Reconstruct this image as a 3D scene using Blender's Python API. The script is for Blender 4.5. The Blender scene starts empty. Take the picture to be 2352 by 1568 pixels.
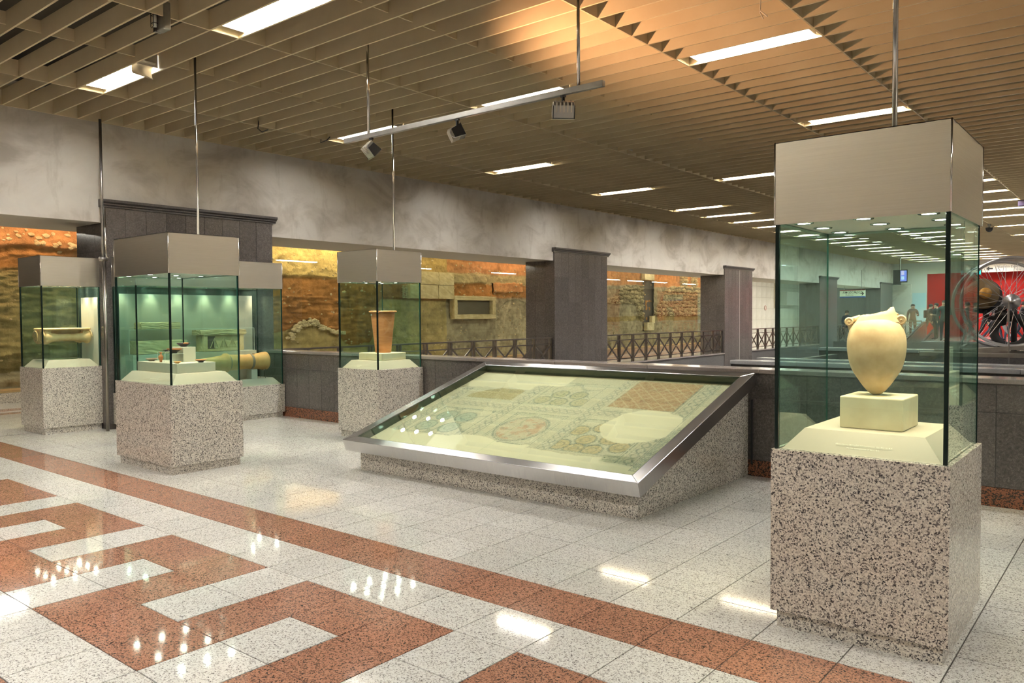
import bpy, bmesh, math, random
import numpy as np
from mathutils import Vector, Matrix, Euler

SC = bpy.context.scene
COL = SC.collection
random.seed(7)
RNG = np.random.default_rng(11)

# ------------------------------------------------------------------ camera, world, exposure
YAW, PITCH, ROLL, FPX = math.radians(39.22468), math.radians(1.88973), math.radians(-0.36165), 1811.66
CAMZ = 1.561
fw = Vector((-math.sin(YAW) * math.cos(PITCH), math.cos(YAW) * math.cos(PITCH), -math.sin(PITCH)))
r0 = Vector((math.cos(YAW), math.sin(YAW), 0))
u0 = r0.cross(fw)
rt = math.cos(ROLL) * r0 + math.sin(ROLL) * u0
up = -math.sin(ROLL) * r0 + math.cos(ROLL) * u0
cam_data = bpy.data.cameras.new('camera')
cam = bpy.data.objects.new('camera', cam_data)
COL.objects.link(cam)
cam_data.sensor_width = 36.0
cam_data.sensor_fit = 'HORIZONTAL'
cam_data.lens = FPX / 2352 * 36
cam_data.clip_end = 200
cam.matrix_world = Matrix(((rt.x, up.x, -fw.x, 0), (rt.y, up.y, -fw.y, 0), (rt.z, up.z, -fw.z, CAMZ), (0, 0, 0, 1)))
SC.camera = cam

world = bpy.data.worlds.new('world')
SC.world = world
world.use_nodes = True
bgn = world.node_tree.nodes['Background']
bgn.inputs[0].default_value = (1.0, 0.86, 0.70, 1)
bgn.inputs[1].default_value = 0.12

SC.view_settings.view_transform = 'Standard'
SC.view_settings.look = 'None'
SC.view_settings.gamma = 1.0
SC.view_settings.use_curve_mapping = False
SC.view_settings.exposure = 2.12
SC.cycles.transparent_max_bounces = 40
SC.cycles.max_bounces = 8
SC.cycles.diffuse_bounces = 4
SC.cycles.glossy_bounces = 5
SC.cycles.caustics_reflective = False
SC.cycles.caustics_refractive = False
SC.cycles.sample_clamp_indirect = 6.0
TUBE_STRENGTH = 21.0      # ceiling fluorescents
HALOGEN_W = 5.0           # small spots under the case hoods
WASH = 5.0               # strips that wash the relief wall
UPLIGHT_W = 76.0         # warm track spot turned to the ceiling
CORRIDOR = 20.0

# ------------------------------------------------------------------ materials
def new_mat(name):
    m = bpy.data.materials.new(name)
    m.use_nodes = True
    nt = m.node_tree
    return m, nt, nt.nodes['Principled BSDF']

def rgba(c): return (c[0], c[1], c[2], 1.0)

def plain(name, col, rough=0.5, metal=0.0, spec=0.5, emit=None, strength=0.0):
    m, nt, b = new_mat(name)
    b.inputs['Base Color'].default_value = rgba(col)
    b.inputs['Roughness'].default_value = rough
    b.inputs['Metallic'].default_value = metal
    b.inputs['Specular IOR Level'].default_value = spec
    if emit:
        b.inputs['Emission Color'].default_value = rgba(emit)
        b.inputs['Emission Strength'].default_value = strength
    return m

def N(nt, t, **kw):
    n = nt.nodes.new(t)
    for k, v in kw.items():
        if k in ('inp',):
            for a, b in v.items(): n.inputs[a].default_value = b
        else: setattr(n, k, v)
    return n

def ramp(nt, stops, interp='LINEAR'):
    n = nt.nodes.new('ShaderNodeValToRGB')
    n.color_ramp.interpolation = interp
    e = n.color_ramp.elements
    while len(e) > 1: e.remove(e[-1])
    e[0].position = stops[0][0]; e[0].color = rgba(stops[0][1])
    for p, c in stops[1:]:
        x = e.new(p); x.color = rgba(c)
    return n

def granite(name, stops, scale=105, rough=0.1, distort=0.012, vary=0.06, spec=0.5, cluster=0.35):
    m, nt, b = new_mat(name)
    L = nt.links.new
    g = N(nt, 'ShaderNodeNewGeometry')
    n1 = N(nt, 'ShaderNodeTexNoise', inp={'Scale': scale * 1.1, 'Detail': 1.0})
    L(g.outputs['Position'], n1.inputs['Vector'])
    sc = N(nt, 'ShaderNodeVectorMath', operation='SCALE', inp={'Scale': distort})
    L(n1.outputs['Color'], sc.inputs[0])
    ad = N(nt, 'ShaderNodeVectorMath', operation='ADD')
    L(g.outputs['Position'], ad.inputs[0]); L(sc.outputs[0], ad.inputs[1])
    v = N(nt, 'ShaderNodeTexVoronoi', inp={'Scale': scale})
    L(ad.outputs[0], v.inputs['Vector'])
    n2 = N(nt, 'ShaderNodeTexNoise', inp={'Scale': scale * 0.28, 'Detail': 2.0})
    L(g.outputs['Position'], n2.inputs['Vector'])
    sep = N(nt, 'ShaderNodeSeparateColor')
    L(v.outputs['Color'], sep.inputs[0])
    mix = N(nt, 'ShaderNodeMix', data_type='FLOAT')
    mix.inputs[0].default_value = cluster
    L(sep.outputs[0], mix.inputs[2]); L(n2.outputs['Fac'], mix.inputs[3])
    rp = ramp(nt, stops, 'CONSTANT')
    L(mix.outputs[0], rp.inputs[0])
    oi = N(nt, 'ShaderNodeObjectInfo')
    mr = N(nt, 'ShaderNodeMapRange', inp={'To Min': 1 - vary, 'To Max': 1 + vary})
    L(oi.outputs['Random'], mr.inputs[0])
    mul = N(nt, 'ShaderNodeVectorMath', operation='SCALE')
    L(rp.outputs[0], mul.inputs[0]); L(mr.outputs[0], mul.inputs['Scale'])
    L(mul.outputs[0], b.inputs['Base Color'])
    b.inputs['Roughness'].default_value = rough
    b.inputs['Specular IOR Level'].default_value = spec
    return m

M = {}
M['granite'] = granite('granite_pale', [(0, (.035, .032, .036)), (.20, (.15, .13, .12)), (.33, (.55, .50, .43)), (.50, (.74, .69, .61)), (.66, (.50, .455, .40)), (.76, (.70, .65, .56))], 165, .14, vary=.02, cluster=.30)
M['tile_white'] = granite('granite_tile_white', [(0, (.16, .14, .13)), (.22, (.44, .41, .37)), (.33, (.74, .72, .66)), (.60, (.82, .80, .75))], 190, .06, vary=.05)
M['tile_red'] = granite('granite_tile_red', [(0, (.06, .05, .045)), (.29, (.26, .13, .085)), (.38, (.46, .22, .14)), (.62, (.54, .28, .185))], 175, .06, vary=.07)
M['skirting'] = granite('granite_skirting', [(0, (.03, .025, .02)), (.40, (.16, .06, .03)), (.46, (.30, .115, .06))], 120, .15)
M['coping'] = granite('granite_coping', [(0, (.20, .17, .16)), (.3, (.30, .26, .245)), (.6, (.34, .30, .28))], 380, .13)
M['coping_grey'] = granite('granite_coping_grey', [(0, (.27, .27, .28)), (.3, (.36, .36, .37)), (.6, (.40, .40, .41))], 380, .2)

def stone_dark(name, col, light, rough=.16):
    m, nt, b = new_mat(name)
    L = nt.links.new
    g = N(nt, 'ShaderNodeNewGeometry')
    oi = N(nt, 'ShaderNodeObjectInfo')
    off = N(nt, 'ShaderNodeVectorMath', operation='SCALE', inp={'Scale': 30.0})
    cmb = N(nt, 'ShaderNodeCombineXYZ')
    L(oi.outputs['Random'], cmb.inputs[0]); L(oi.outputs['Random'], cmb.inputs[2])
    L(cmb.outputs[0], off.inputs[0])
    ad = N(nt, 'ShaderNodeVectorMath', operation='ADD')
    L(g.outputs['Position'], ad.inputs[0]); L(off.outputs[0], ad.inputs[1])
    n = N(nt, 'ShaderNodeTexNoise', inp={'Scale': 9.0, 'Detail': 6.0, 'Roughness': .75, 'Distortion': 1.8})
    L(ad.outputs[0], n.inputs['Vector'])
    rp = ramp(nt, [(0.0, col), (.484, col), (.5, light), (.516, col), (1, [c * 1.25 for c in col])])
    L(n.outputs['Fac'], rp.inputs[0])
    n2 = N(nt, 'ShaderNodeTexNoise', inp={'Scale': 45.0, 'Detail': 4.0, 'Roughness': .8})
    L(ad.outputs[0], n2.inputs['Vector'])
    rp2 = ramp(nt, [(.35, (.75, .75, .75)), (.62, (1.25, 1.22, 1.2))])
    L(n2.outputs['Fac'], rp2.inputs[0])
    mx = N(nt, 'ShaderNodeMix', data_type='RGBA', blend_type='MULTIPLY'); mx.inputs[0].default_value = 1
    L(rp.outputs[0], mx.inputs[6]); L(rp2.outputs[0], mx.inputs[7])
    mr = N(nt, 'ShaderNodeMapRange', inp={'To Min': .9, 'To Max': 1.1})
    L(oi.outputs['Random'], mr.inputs[0])
    mul = N(nt, 'ShaderNodeVectorMath', operation='SCALE')
    L(mx.outputs[2], mul.inputs[0]); L(mr.outputs[0], mul.inputs['Scale'])
    L(mul.outputs[0], b.inputs['Base Color'])
    b.inputs['Roughness'].default_value = rough
    return m
M['dark'] = stone_dark('dark_limestone', (.108, .096, .091), (.22, .20, .185))
M['dark_far'] = stone_dark('dark_limestone_far', (.12, .115, .115), (.17, .165, .16), .3)
M['joint_light'] = plain('joint_light', (.27, .25, .23), .8)
M['joint_dark'] = plain('joint_dark', (.10, .085, .075), .7)
M['cornice'] = stone_dark('cornice_stone', (.075, .068, .066), (.12, .11, .105), .35)

def plaster():
    m, nt, b = new_mat('stained_plaster')
    L = nt.links.new
    g = N(nt, 'ShaderNodeNewGeometry')
    n = N(nt, 'ShaderNodeTexNoise', inp={'Scale': .9, 'Detail': 5.0, 'Roughness': .6, 'Distortion': .6})
    mp = N(nt, 'ShaderNodeMapping'); mp.inputs['Scale'].default_value = (1, 1, 1.6)
    L(g.outputs['Position'], mp.inputs[0]); L(mp.outputs[0], n.inputs['Vector'])
    rp = ramp(nt, [(.34, (.42, .375, .32)), (.50, (.60, .555, .50)), (.70, (.66, .62, .56))])
    L(n.outputs['Fac'], rp.inputs[0])
    n3 = N(nt, 'ShaderNodeTexNoise', inp={'Scale': 2.2, 'Detail': 7.0, 'Roughness': .7})
    mp3 = N(nt, 'ShaderNodeMapping'); mp3.inputs['Scale'].default_value = (1, 1.6, .45)
    L(g.outputs['Position'], mp3.inputs[0]); L(mp3.outputs[0], n3.inputs['Vector'])
    rp3 = ramp(nt, [(.28, (.74, .72, .69)), (.45, (1, 1, 1))])
    L(n3.outputs['Fac'], rp3.inputs[0])
    mx = N(nt, 'ShaderNodeMix', data_type='RGBA', blend_type='MULTIPLY'); mx.inputs[0].default_value = .8
    L(rp.outputs[0], mx.inputs[6]); L(rp3.outputs[0], mx.inputs[7])
    L(mx.outputs[2], b.inputs['Base Color'])
    b.inputs['Roughness'].default_value = .8
    n2 = N(nt, 'ShaderNodeTexNoise', inp={'Scale': 12.0, 'Detail': 5.0})
    L(g.outputs['Position'], n2.inputs['Vector'])
    bp = N(nt, 'ShaderNodeBump', inp={'Strength': .12, 'Distance': .03})
    L(n2.outputs['Fac'], bp.inputs['Height']); L(bp.outputs[0], b.inputs['Normal'])
    return m
M['plaster'] = plaster()
M['soffit'] = plain('soffit_paint', (.55, .50, .41), .7)
M['white_wall'] = plain('white_wall_paint', (.62, .60, .56), .7)

def noisy(name, c1, c2, scale=8, rough=.6, metal=0, stretch=(1, 1, 1), bump=0, obj=True, detail=5, spec=.5, lo=.35, hi=.65):
    m, nt, b = new_mat(name)
    L = nt.links.new
    tc = N(nt, 'ShaderNodeTexCoord')
    mp = N(nt, 'ShaderNodeMapping'); mp.inputs['Scale'].default_value = stretch
    L(tc.outputs['Object'], mp.inputs[0])
    n = N(nt, 'ShaderNodeTexNoise', inp={'Scale': scale, 'Detail': detail, 'Roughness': .6})
    L(mp.outputs[0], n.inputs['Vector'])
    rp = ramp(nt, [(lo, c1), (hi, c2)])
    L(n.outputs['Fac'], rp.inputs[0]); L(rp.outputs[0], b.inputs['Base Color'])
    b.inputs['Roughness'].default_value = rough
    b.inputs['Metallic'].default_value = metal
    b.inputs['Specular IOR Level'].default_value = spec
    if bump:
        bp = N(nt, 'ShaderNodeBump', inp={'Strength': bump, 'Distance': .01})
        L(n.outputs['Fac'], bp.inputs['Height']); L(bp.outputs[0], b.inputs['Normal'])
    return m
M['slat'] = noisy('slat_paint', (.62, .51, .32), (.68, .57, .37), 1.5, .55)
M['plenum'] = plain('plenum_dark', (.07, .06, .042), .9)
M['steel'] = noisy('brushed_steel', (.72, .67, .57), (.78, .73, .63), 3, .38, 1.0, (1, 1, 90), .015)
M['steel_frame'] = noisy('brushed_steel_frame', (.50, .49, .49), (.60, .58, .57), 3, .24, 1.0, (60, 60, 1), .01)
M['chrome'] = plain('polished_tube', (.62, .60, .57), .16, 1.0)
M['steel_dull'] = noisy('dull_steel', (.36, .35, .34), (.44, .43, .42), 6, .35, 1.0, (1, 1, 1))
M['rail'] = plain('rail_steel', (.30, .27, .24), .32, 1.0)
M['black'] = plain('black_plastic', (.02, .02, .021), .45)
M['seal'] = plain('glass_edge_seal', (.006, .016, .013), .12)
M['edge'] = plain('glass_edge_green', (.02, .10, .075), .1)
M['deck'] = noisy('display_deck_paint', (.51, .43, .34), (.55, .47, .37), 2, .35)
M['panel_pale'] = plain('backing_panel', (.52, .50, .41), .5)
M['caption'] = plain('caption_ink', (.86, .82, .70), .5)
M['ink'] = plain('dark_ink', (.02, .02, .02), .5)
M['ink_green'] = plain('plate_ink', (.14, .22, .15), .5)

def glass(name, tint, refl=1.0):
    m = bpy.data.materials.new(name); m.use_nodes = True
    nt = m.node_tree
    for n in list(nt.nodes): nt.nodes.remove(n)
    L = nt.links.new
    out = N(nt, 'ShaderNodeOutputMaterial')
    g = N(nt, 'ShaderNodeNewGeometry')
    d = N(nt, 'ShaderNodeVectorMath', operation='DOT_PRODUCT')
    L(g.outputs['Incoming'], d.inputs[0]); L(g.outputs['Normal'], d.inputs[1])
    ab = N(nt, 'ShaderNodeMath', operation='ABSOLUTE'); L(d.outputs['Value'], ab.inputs[0])
    s1 = N(nt, 'ShaderNodeMath', operation='SUBTRACT'); s1.inputs[0].default_value = 1; L(ab.outputs[0], s1.inputs[1])
    pw = N(nt, 'ShaderNodeMath', operation='POWER'); pw.inputs[1].default_value = 5; L(s1.outputs[0], pw.inputs[0])
    ma = N(nt, 'ShaderNodeMath', operation='MULTIPLY_ADD'); ma.inputs[1].default_value = .96 * refl; ma.inputs[2].default_value = .04 * refl
    L(pw.outputs[0], ma.inputs[0])
    tr = N(nt, 'ShaderNodeBsdfTransparent'); tr.inputs[0].default_value = rgba(tint)
    gl = N(nt, 'ShaderNodeBsdfGlossy'); gl.inputs['Roughness'].default_value = 0.0
    gl.inputs[0].default_value = (.9, 1, .95, 1)
    mx = N(nt, 'ShaderNodeMixShader')
    L(ma.outputs[0], mx.inputs[0]); L(tr.outputs[0], mx.inputs[1]); L(gl.outputs[0], mx.inputs[2])
    L(mx.outputs[0], out.inputs[0])
    return m
M['glass'] = glass('case_glass', (.86, .962, .94))
M['glass_top'] = glass('mosaic_glass', (.955, .98, .94))
M['glass_wall'] = glass('corridor_glass', (.95, .97, .93))
M['acrylic'] = glass('clear_acrylic', (.97, .985, .975))

def emitter(name, col, s):
    m = bpy.data.materials.new(name); m.use_nodes = True
    nt = m.node_tree
    for n in list(nt.nodes): nt.nodes.remove(n)
    out = N(nt, 'ShaderNodeOutputMaterial'); e = N(nt, 'ShaderNodeEmission')
    e.inputs[0].default_value = rgba(col); e.inputs[1].default_value = s
    nt.links.new(e.outputs[0], out.inputs[0])
    return m
M['tube'] = emitter('fluorescent_light', (1, .985, .945), TUBE_STRENGTH)
M['tube_corr'] = emitter('corridor_light', (1, .95, .80), CORRIDOR)
M['lamp'] = emitter('halogen_lens', (1, .93, .80), 22)

def vcol(name, rough=.85, spec=.2, bump_scale=0, bump=0):
    m, nt, b = new_mat(name)
    a = N(nt, 'ShaderNodeVertexColor'); a.layer_name = 'col'
    nt.links.new(a.outputs[0], b.inputs['Base Color'])
    b.inputs['Roughness'].default_value = rough
    b.inputs['Specular IOR Level'].default_value = spec
    if bump:
        g = N(nt, 'ShaderNodeNewGeometry')
        n = N(nt, 'ShaderNodeTexNoise', inp={'Scale': bump_scale, 'Detail': 5.0, 'Roughness': .7})
        nt.links.new(g.outputs['Position'], n.inputs['Vector'])
        bp = N(nt, 'ShaderNodeBump', inp={'Strength': bump, 'Distance': .03})
        nt.links.new(n.outputs['Fac'], bp.inputs['Height']); nt.links.new(bp.outputs[0], b.inputs['Normal'])
    return m
M['relief'] = vcol('excavation_earth', .9, .1, 22, 1.0)
M['mosaic'] = vcol('mosaic_tesserae', .6, .3)

# ------------------------------------------------------------------ mesh builder
class MB:
    def __init__(s): s.v = []; s.f = []; s.m = []
    def add(s, vs, fs, mi=0):
        o = len(s.v); s.v += [tuple(p) for p in vs]
        for f in fs: s.f.append(tuple(i + o for i in f)); s.m.append(mi)
        return s
    def box(s, x0, x1, y0, y1, z0, z1, mi=0, mats=None):
        vs = [(x0, y0, z0), (x1, y0, z0), (x1, y1, z0), (x0, y1, z0), (x0, y0, z1), (x1, y0, z1), (x1, y1, z1), (x0, y1, z1)]
        fs = [(0, 3, 2, 1), (4, 5, 6, 7), (0, 1, 5, 4), (1, 2, 6, 5), (2, 3, 7, 6), (3, 0, 4, 7)]
        o = len(s.v); s.v += vs
        for k, f in enumerate(fs):
            s.f.append(tuple(i + o for i in f)); s.m.append(mats[k] if mats else mi)
        return s
    def frustum(s, b, t, z0, z1, mi=0):
        (x0, x1, y0, y1), (a0, a1, c0, c1) = b, t
        vs = [(x0, y0, z0), (x1, y0, z0), (x1, y1, z0), (x0, y1, z0), (a0, c0, z1), (a1, c0, z1), (a1, c1, z1), (a0, c1, z1)]
        return s.add(vs, [(0, 3, 2, 1), (4, 5, 6, 7), (0, 1, 5, 4), (1, 2, 6, 5), (2, 3, 7, 6), (3, 0, 4, 7)], mi)
    def prism(s, poly, axis, a, b, mi=0):
        # poly of 2-D points, extruded along axis from a to b
        n = len(poly)
        def P(p, h):
            return {'x': (h, p[0], p[1]), 'y': (p[0], h, p[1]), 'z': (p[0], p[1], h)}[axis]
        vs = [P(p, a) for p in poly] + [P(p, b) for p in poly]
        fs = [tuple(range(n))[::-1], tuple(range(n, 2 * n))] + [(i, (i + 1) % n, n + (i + 1) % n, n + i) for i in range(n)]
        return s.add(vs, fs, mi)
    def cyl(s, p0, p1, r0_, r1_=None, n=16, mi=0, caps=True):
        p0, p1 = Vector(p0), Vector(p1)
        if r1_ is None: r1_ = r0_
        d = (p1 - p0).normalized()
        a = d.orthogonal().normalized(); b = d.cross(a)
        vs = []
        for p, r in ((p0, r0_), (p1, r1_)):
            for i in range(n):
                t = 2 * math.pi * i / n
                vs.append(p + a * (r * math.cos(t)) + b * (r * math.sin(t)))
        fs = [(i, (i + 1) % n, n + (i + 1) % n, n + i) for i in range(n)]
        if caps: fs += [tuple(range(n))[::-1], tuple(range(n, 2 * n))]
        return s.add(vs, fs, mi)
    def lathe(s, prof, n=32, c=(0, 0, 0), ax=None, mi=0, jitter=0, cap=True):
        # prof: (r, z); optional axes (a, b, d) as Vectors
        a, b, d = ax if ax else (Vector((1, 0, 0)), Vector((0, 1, 0)), Vector((0, 0, 1)))
        c = Vector(c); vs = []
        for r, z in prof:
            for i in range(n):
                t = 2 * math.pi * i / n
                vs.append(c + a * (r * math.cos(t)) + b * (r * math.sin(t)) + d * z)
        fs = []
        for k in range(len(prof) - 1):
            for i in range(n):
                j = (i + 1) % n
                fs.append((k * n + i, k * n + j, (k + 1) * n + j, (k + 1) * n + i))
        if cap:
            fs.append(tuple(range(n))[::-1]); m_ = (len(prof) - 1) * n
            fs.append(tuple(range(m_, m_ + n)))
        return s.add(vs, fs, mi)
    def tube(s, pts, r, n=10, mi=0, closed=False):
        pts = [Vector(p) for p in pts]; k = len(pts)
        vs = []; prev = None
        for i, p in enumerate(pts):
            if closed: t = pts[(i + 1) % k] - pts[i - 1]
            else: t = pts[min(i + 1, k - 1)] - pts[max(i - 1, 0)]
            t.normalize()
            a = prev - t * prev.dot(t) if prev else t.orthogonal()
            a.normalize(); prev = a; b = t.cross(a)
            rr = r[i] if isinstance(r, (list, tuple)) else r
            for j in range(n):
                q = 2 * math.pi * j / n
                vs.append(p + a * (rr * math.cos(q)) + b * (rr * math.sin(q)))
        fs = []
        for i in range(k if closed else k - 1):
            i2 = (i + 1) % k
            for j in range(n):
                j2 = (j + 1) % n
                fs.append((i * n + j, i * n + j2, i2 * n + j2, i2 * n + j))
        if not closed: fs += [tuple(range(n))[::-1], tuple(range((k - 1) * n, k * n))]
        return s.add(vs, fs, mi)
    def mesh(s, name, mats, smooth=False):
        me = bpy.data.meshes.new(name)
        me.from_pydata(s.v, [], s.f)
        for m in (mats if isinstance(mats, (list, tuple)) else [mats]): me.materials.append(m)
        if any(s.m): me.polygons.foreach_set('material_index', s.m)
        if smooth: me.polygons.foreach_set('use_smooth', [True] * len(me.polygons))
        me.update()
        return me
    def build(s, name, mats, parent=None, smooth=False, loc=None):
        return link(name, s.mesh(name, mats, smooth), parent, loc)

def link(name, data, parent=None, loc=None, rot=None, scale=None):
    o = bpy.data.objects.new(name, data)
    COL.objects.link(o)
    if parent is not None: o.parent = parent
    if loc is not None: o.location = loc
    if rot is not None: o.rotation_euler = rot
    if scale is not None: o.scale = scale
    return o

def tag(o, label=None, cat=None, group=None, kind=None):
    if label: o['label'] = label
    if cat: o['category'] = cat
    if group: o['group'] = group
    if kind: o['kind'] = kind
    return o

def thing(name, label, cat, loc=(0, 0, 0), rz=0, group=None, kind=None):
    o = bpy.data.objects.new(name, None)
    COL.objects.link(o)
    o.empty_display_size = .1
    o.location = loc; o.rotation_euler = (0, 0, rz)
    return tag(o, label, cat, group, kind)

def bevel(o, w=.004, seg=2):
    b = o.modifiers.new('bevel', 'BEVEL'); b.width = w; b.segments = seg; b.limit_method = 'ANGLE'
    return o

def text(name, body, mat, parent, size, matrix, align='CENTER', ext=.0006):
    c = bpy.data.curves.new(name, 'FONT')
    c.body = body; c.size = size; c.align_x = align; c.extrude = ext
    c.materials.append(mat)
    tmp = bpy.data.objects.new('tmp', c); COL.objects.link(tmp)
    me = bpy.data.meshes.new_from_object(tmp.evaluated_get(bpy.context.evaluated_depsgraph_get()))
    bpy.data.objects.remove(tmp); bpy.data.curves.remove(c)
    me.name = name
    if not me.materials: me.materials.append(mat)
    o = link(name, me, parent)
    o.matrix_local = matrix
    return o

def project(p):
    d = Vector(p) - Vector((0, 0, CAMZ))
    z = d.dot(fw)
    if z < .1: return None
    return (1176 + FPX * d.dot(rt) / z, 784 - FPX * d.dot(up) / z, z)

# value noise on numpy arrays
def vnoise(x, y, seed=0):
    xi = np.floor(x).astype(np.int64); yi = np.floor(y).astype(np.int64)
    fx = x - xi; fy = y - yi
    fx = fx * fx * (3 - 2 * fx); fy = fy * fy * (3 - 2 * fy)
    def h(a, b):
        n = (a * 374761393 + b * 668265263 + seed * 974634541) & 0xFFFFFFFF
        n = ((n ^ (n >> 13)) * 1274126177) & 0xFFFFFFFF
        return ((n ^ (n >> 16)) & 0xFFFF) / 65535.0
    return (h(xi, yi) * (1 - fx) + h(xi + 1, yi) * fx) * (1 - fy) + (h(xi, yi + 1) * (1 - fx) + h(xi + 1, yi + 1) * fx) * fy
def fbm(x, y, oct=4, seed=0):
    s = 0; a = .5; t = 0
    for k in range(oct):
        s = s + a * vnoise(x * 2 ** k, y * 2 ** k, seed + k * 17); t += a; a *= .55
    return s / t
def grid_mesh(name, P, colors, mat, smooth=True):
    h, w = P.shape[:2]
    me = bpy.data.meshes.new(name)
    idx = np.arange(h * w).reshape(h, w)
    q = np.stack([idx[:-1, :-1], idx[:-1, 1:], idx[1:, 1:], idx[1:, :-1]], -1).reshape(-1, 4)
    me.vertices.add(h * w); me.vertices.foreach_set('co', P.reshape(-1).astype(np.float32))
    me.loops.add(q.size); me.loops.foreach_set('vertex_index', q.reshape(-1).astype(np.int32))
    me.polygons.add(len(q))
    me.polygons.foreach_set('loop_start', np.arange(0, q.size, 4, dtype=np.int32))
    me.polygons.foreach_set('loop_total', np.full(len(q), 4, dtype=np.int32))
    if smooth: me.polygons.foreach_set('use_smooth', np.ones(len(q), dtype=bool))
    ca = me.color_attributes.new('col', 'FLOAT_COLOR', 'POINT')
    c4 = np.ones((h * w, 4), dtype=np.float32); c4[:, :3] = colors.reshape(-1, 3)
    ca.data.foreach_set('color', c4.reshape(-1))
    me.materials.append(mat)
    me.update(calc_edges=True)
    return me

# ------------------------------------------------------------------ floor
TX, TY, X0, Y0 = .3988, .4, -5.865, 2.01
WX = -11.35            # face of the wall on the left
PY = 7.33              # front face of the parapet
floor = thing('floor', 'polished granite floor of speckled white tiles with red meander and stripe', 'floor', kind='structure')
MB().box(-11.9, 6.5, -6, PY + .02, -.2, -.0035).build('floor_bed', M['joint_dark'], floor)
b = MB().box(-17.1, -11.9, -6, 60, -.2, 0)
b.build('corridor_paving', M['tile_white'], floor)
b = MB().box(-15.35, -15.0, -6, 40, -.001, .002).box(-14.75, -14.5, -6, 40, -.001, .002)
b.build('corridor_stripe', M['tile_red'], floor)
MB().box(-4.3, 6.5, 14.6, 37, -.2, 0).box(WX, 6.5, 37, 62, -.2, 0).build('far_paving', M['tile_white'], floor)

def tile_kind(i, j):
    # i along X from X0, j along Y from Y0 (rows of tiles)
    if j in (3, -3): return 'tile_red'
    if -1 <= j <= 1:
        q = i % 4
        if q == 0 and j >= 0: return 'tile_white'      # bar coming down from the far side
        if q == 2 and j <= 0: return 'tile_white'      # bar coming up from the near side
        return 'tile_red'
    return 'tile_white'
tile_me = {}
for k in ('tile_white', 'tile_red'):
    bx = MB()
    g = .0022; c = .0012
    bx.frustum((g, TX - g, g, TY - g), (g + c, TX - g - c, g + c, TY - g - c), -.012, 0)
    tile_me[k] = bx.mesh('floor_tile', M[k])
cells = []
for i in range(-16, 31):
    for j in range(-8, 14):
        x, y = X0 + i * TX, Y0 + j * TY
        if y > PY - .02 or x < -11.85: continue
        pr = project((x + TX / 2, y + TY / 2, 0))
        area = 0
        if pr:
            px, py, z = pr
            if -60 < px < 2412 and py < 1640: area = 1 / (z ** 3)
        cells.append((area, i, j, x, y))
cells.sort(reverse=True)
rest = {'tile_white': MB(), 'tile_red': MB()}
for n, (a, i, j, x, y) in enumerate(cells):
    k = tile_kind(i, j)
    if n < 300 and a > 0:
        link('floor_tile', tile_me[k], floor, (x, y, 0))
    else:
        rest[k].frustum((x + .0022, x + TX - .0022, y + .0022, y + TY - .0022), (x + .0034, x + TX - .0034, y + .0034, y + TY - .0034), -.012, 0)
tag(rest['tile_white'].build('far_white_tiles', M['tile_white'], floor), kind='stuff')
tag(rest['tile_red'].build('far_red_tiles', M['tile_red'], floor), kind='stuff')

# ------------------------------------------------------------------ ceiling of slats
CZ = 4.26; SP = .3022; SY0 = 3.735
ceiling = thing('ceiling', 'tan ceiling of deep parallel slats with cross beams', 'ceiling', kind='structure')
MB().box(-17.2, 6.5, -6.5, 62, 5.1, 5.2).build('plenum_slab', M['plenum'], ceiling)
sl = MB().box(WX, 6.5, -.010, .010, 0, .185).mesh('slat', M['slat'])
k0 = int((-6.2 - SY0) / SP)
far = MB()
nslat = 0
for k in range(k0, 180):
    y = SY0 + k * SP
    if 1.8 < y < 22:
        link('slat', sl, ceiling, (0, y, CZ)); nslat += 1
    elif y < 52:
        far.box(WX, 6.5, y - .010, y + .010, CZ, CZ + .185)
tag(far.build('far_slats', M['slat'], ceiling), kind='stuff')
for x in (-9.88, -6.94, -3.99, -2.555):
    MB().box(x - .008, x + .008, -6, 52, CZ + .001, CZ + .18).build('cross_beam', M['slat'], ceiling)
MB().box(WX, WX + .02, -6, 52, CZ - .002, CZ + .26).build('edge_board', M['slat'], ceiling)
short = MB().box(-.007, .007, .010, SP - .010, .06, .18).mesh('short_cross_piece', M['slat'])
for x in (-8.41, -5.46):
    for k in range(-4, 20):
        if (k % 12) in (1,): continue
        link('short_cross_piece', short, ceiling, (x, SY0 + k * SP, CZ))

# recessed fluorescent fittings: one gap between two slats each
def light_meshes():
    hb = MB()
    L_, w = 1.24, SP - .026
    hb.box(0, L_, -w / 2, w / 2, .165, .175)
    hb.box(-.012, 0, -w / 2, w / 2, .03, .175).box(L_, L_ + .012, -w / 2, w / 2, .03, .175)
    t = MB().box(.01, L_ - .01, -w / 2 + .02, w / 2 - .075, .09, .10)
    t2 = MB().box(.01, L_ - .01, w / 2 - .055, w / 2 - .02, .085, .095)
    r = MB().box(0, L_, w / 2 - .073, w / 2 - .060, .07, .11)
    lou = MB()
    for q in range(40): lou.box(.01 + q * .031, .014 + q * .031, -w / 2 + .02, w / 2 - .02, .07, .105)
    return (hb.mesh('housing', M['soffit']), t.mesh('tube_diffuser', M['tube']), t2.mesh('tube_diffuser', M['tube']), r.mesh('divider_rail', M['steel_dull']),
            lou.mesh('louver', M['steel_dull']))
LM = light_meshes()
ROWX = {0: -9.76, 1: -6.82, 2: -3.87, 3: .6}
def fixture(row, y, label, group=None, lit=True, x=None):
    t = thing('ceiling_light', label, 'light fitting', (ROWX[row] if x is None else x, y, CZ), group=group)
    link('housing', LM[0], t)
    if lit:
        link('tube_diffuser', LM[1], t); link('tube_diffuser', LM[2], t)
    else:
        link('louver', LM[4], t)
    link('divider_rail', LM[3], t)
    return t
Y1 = 4.186
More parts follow.
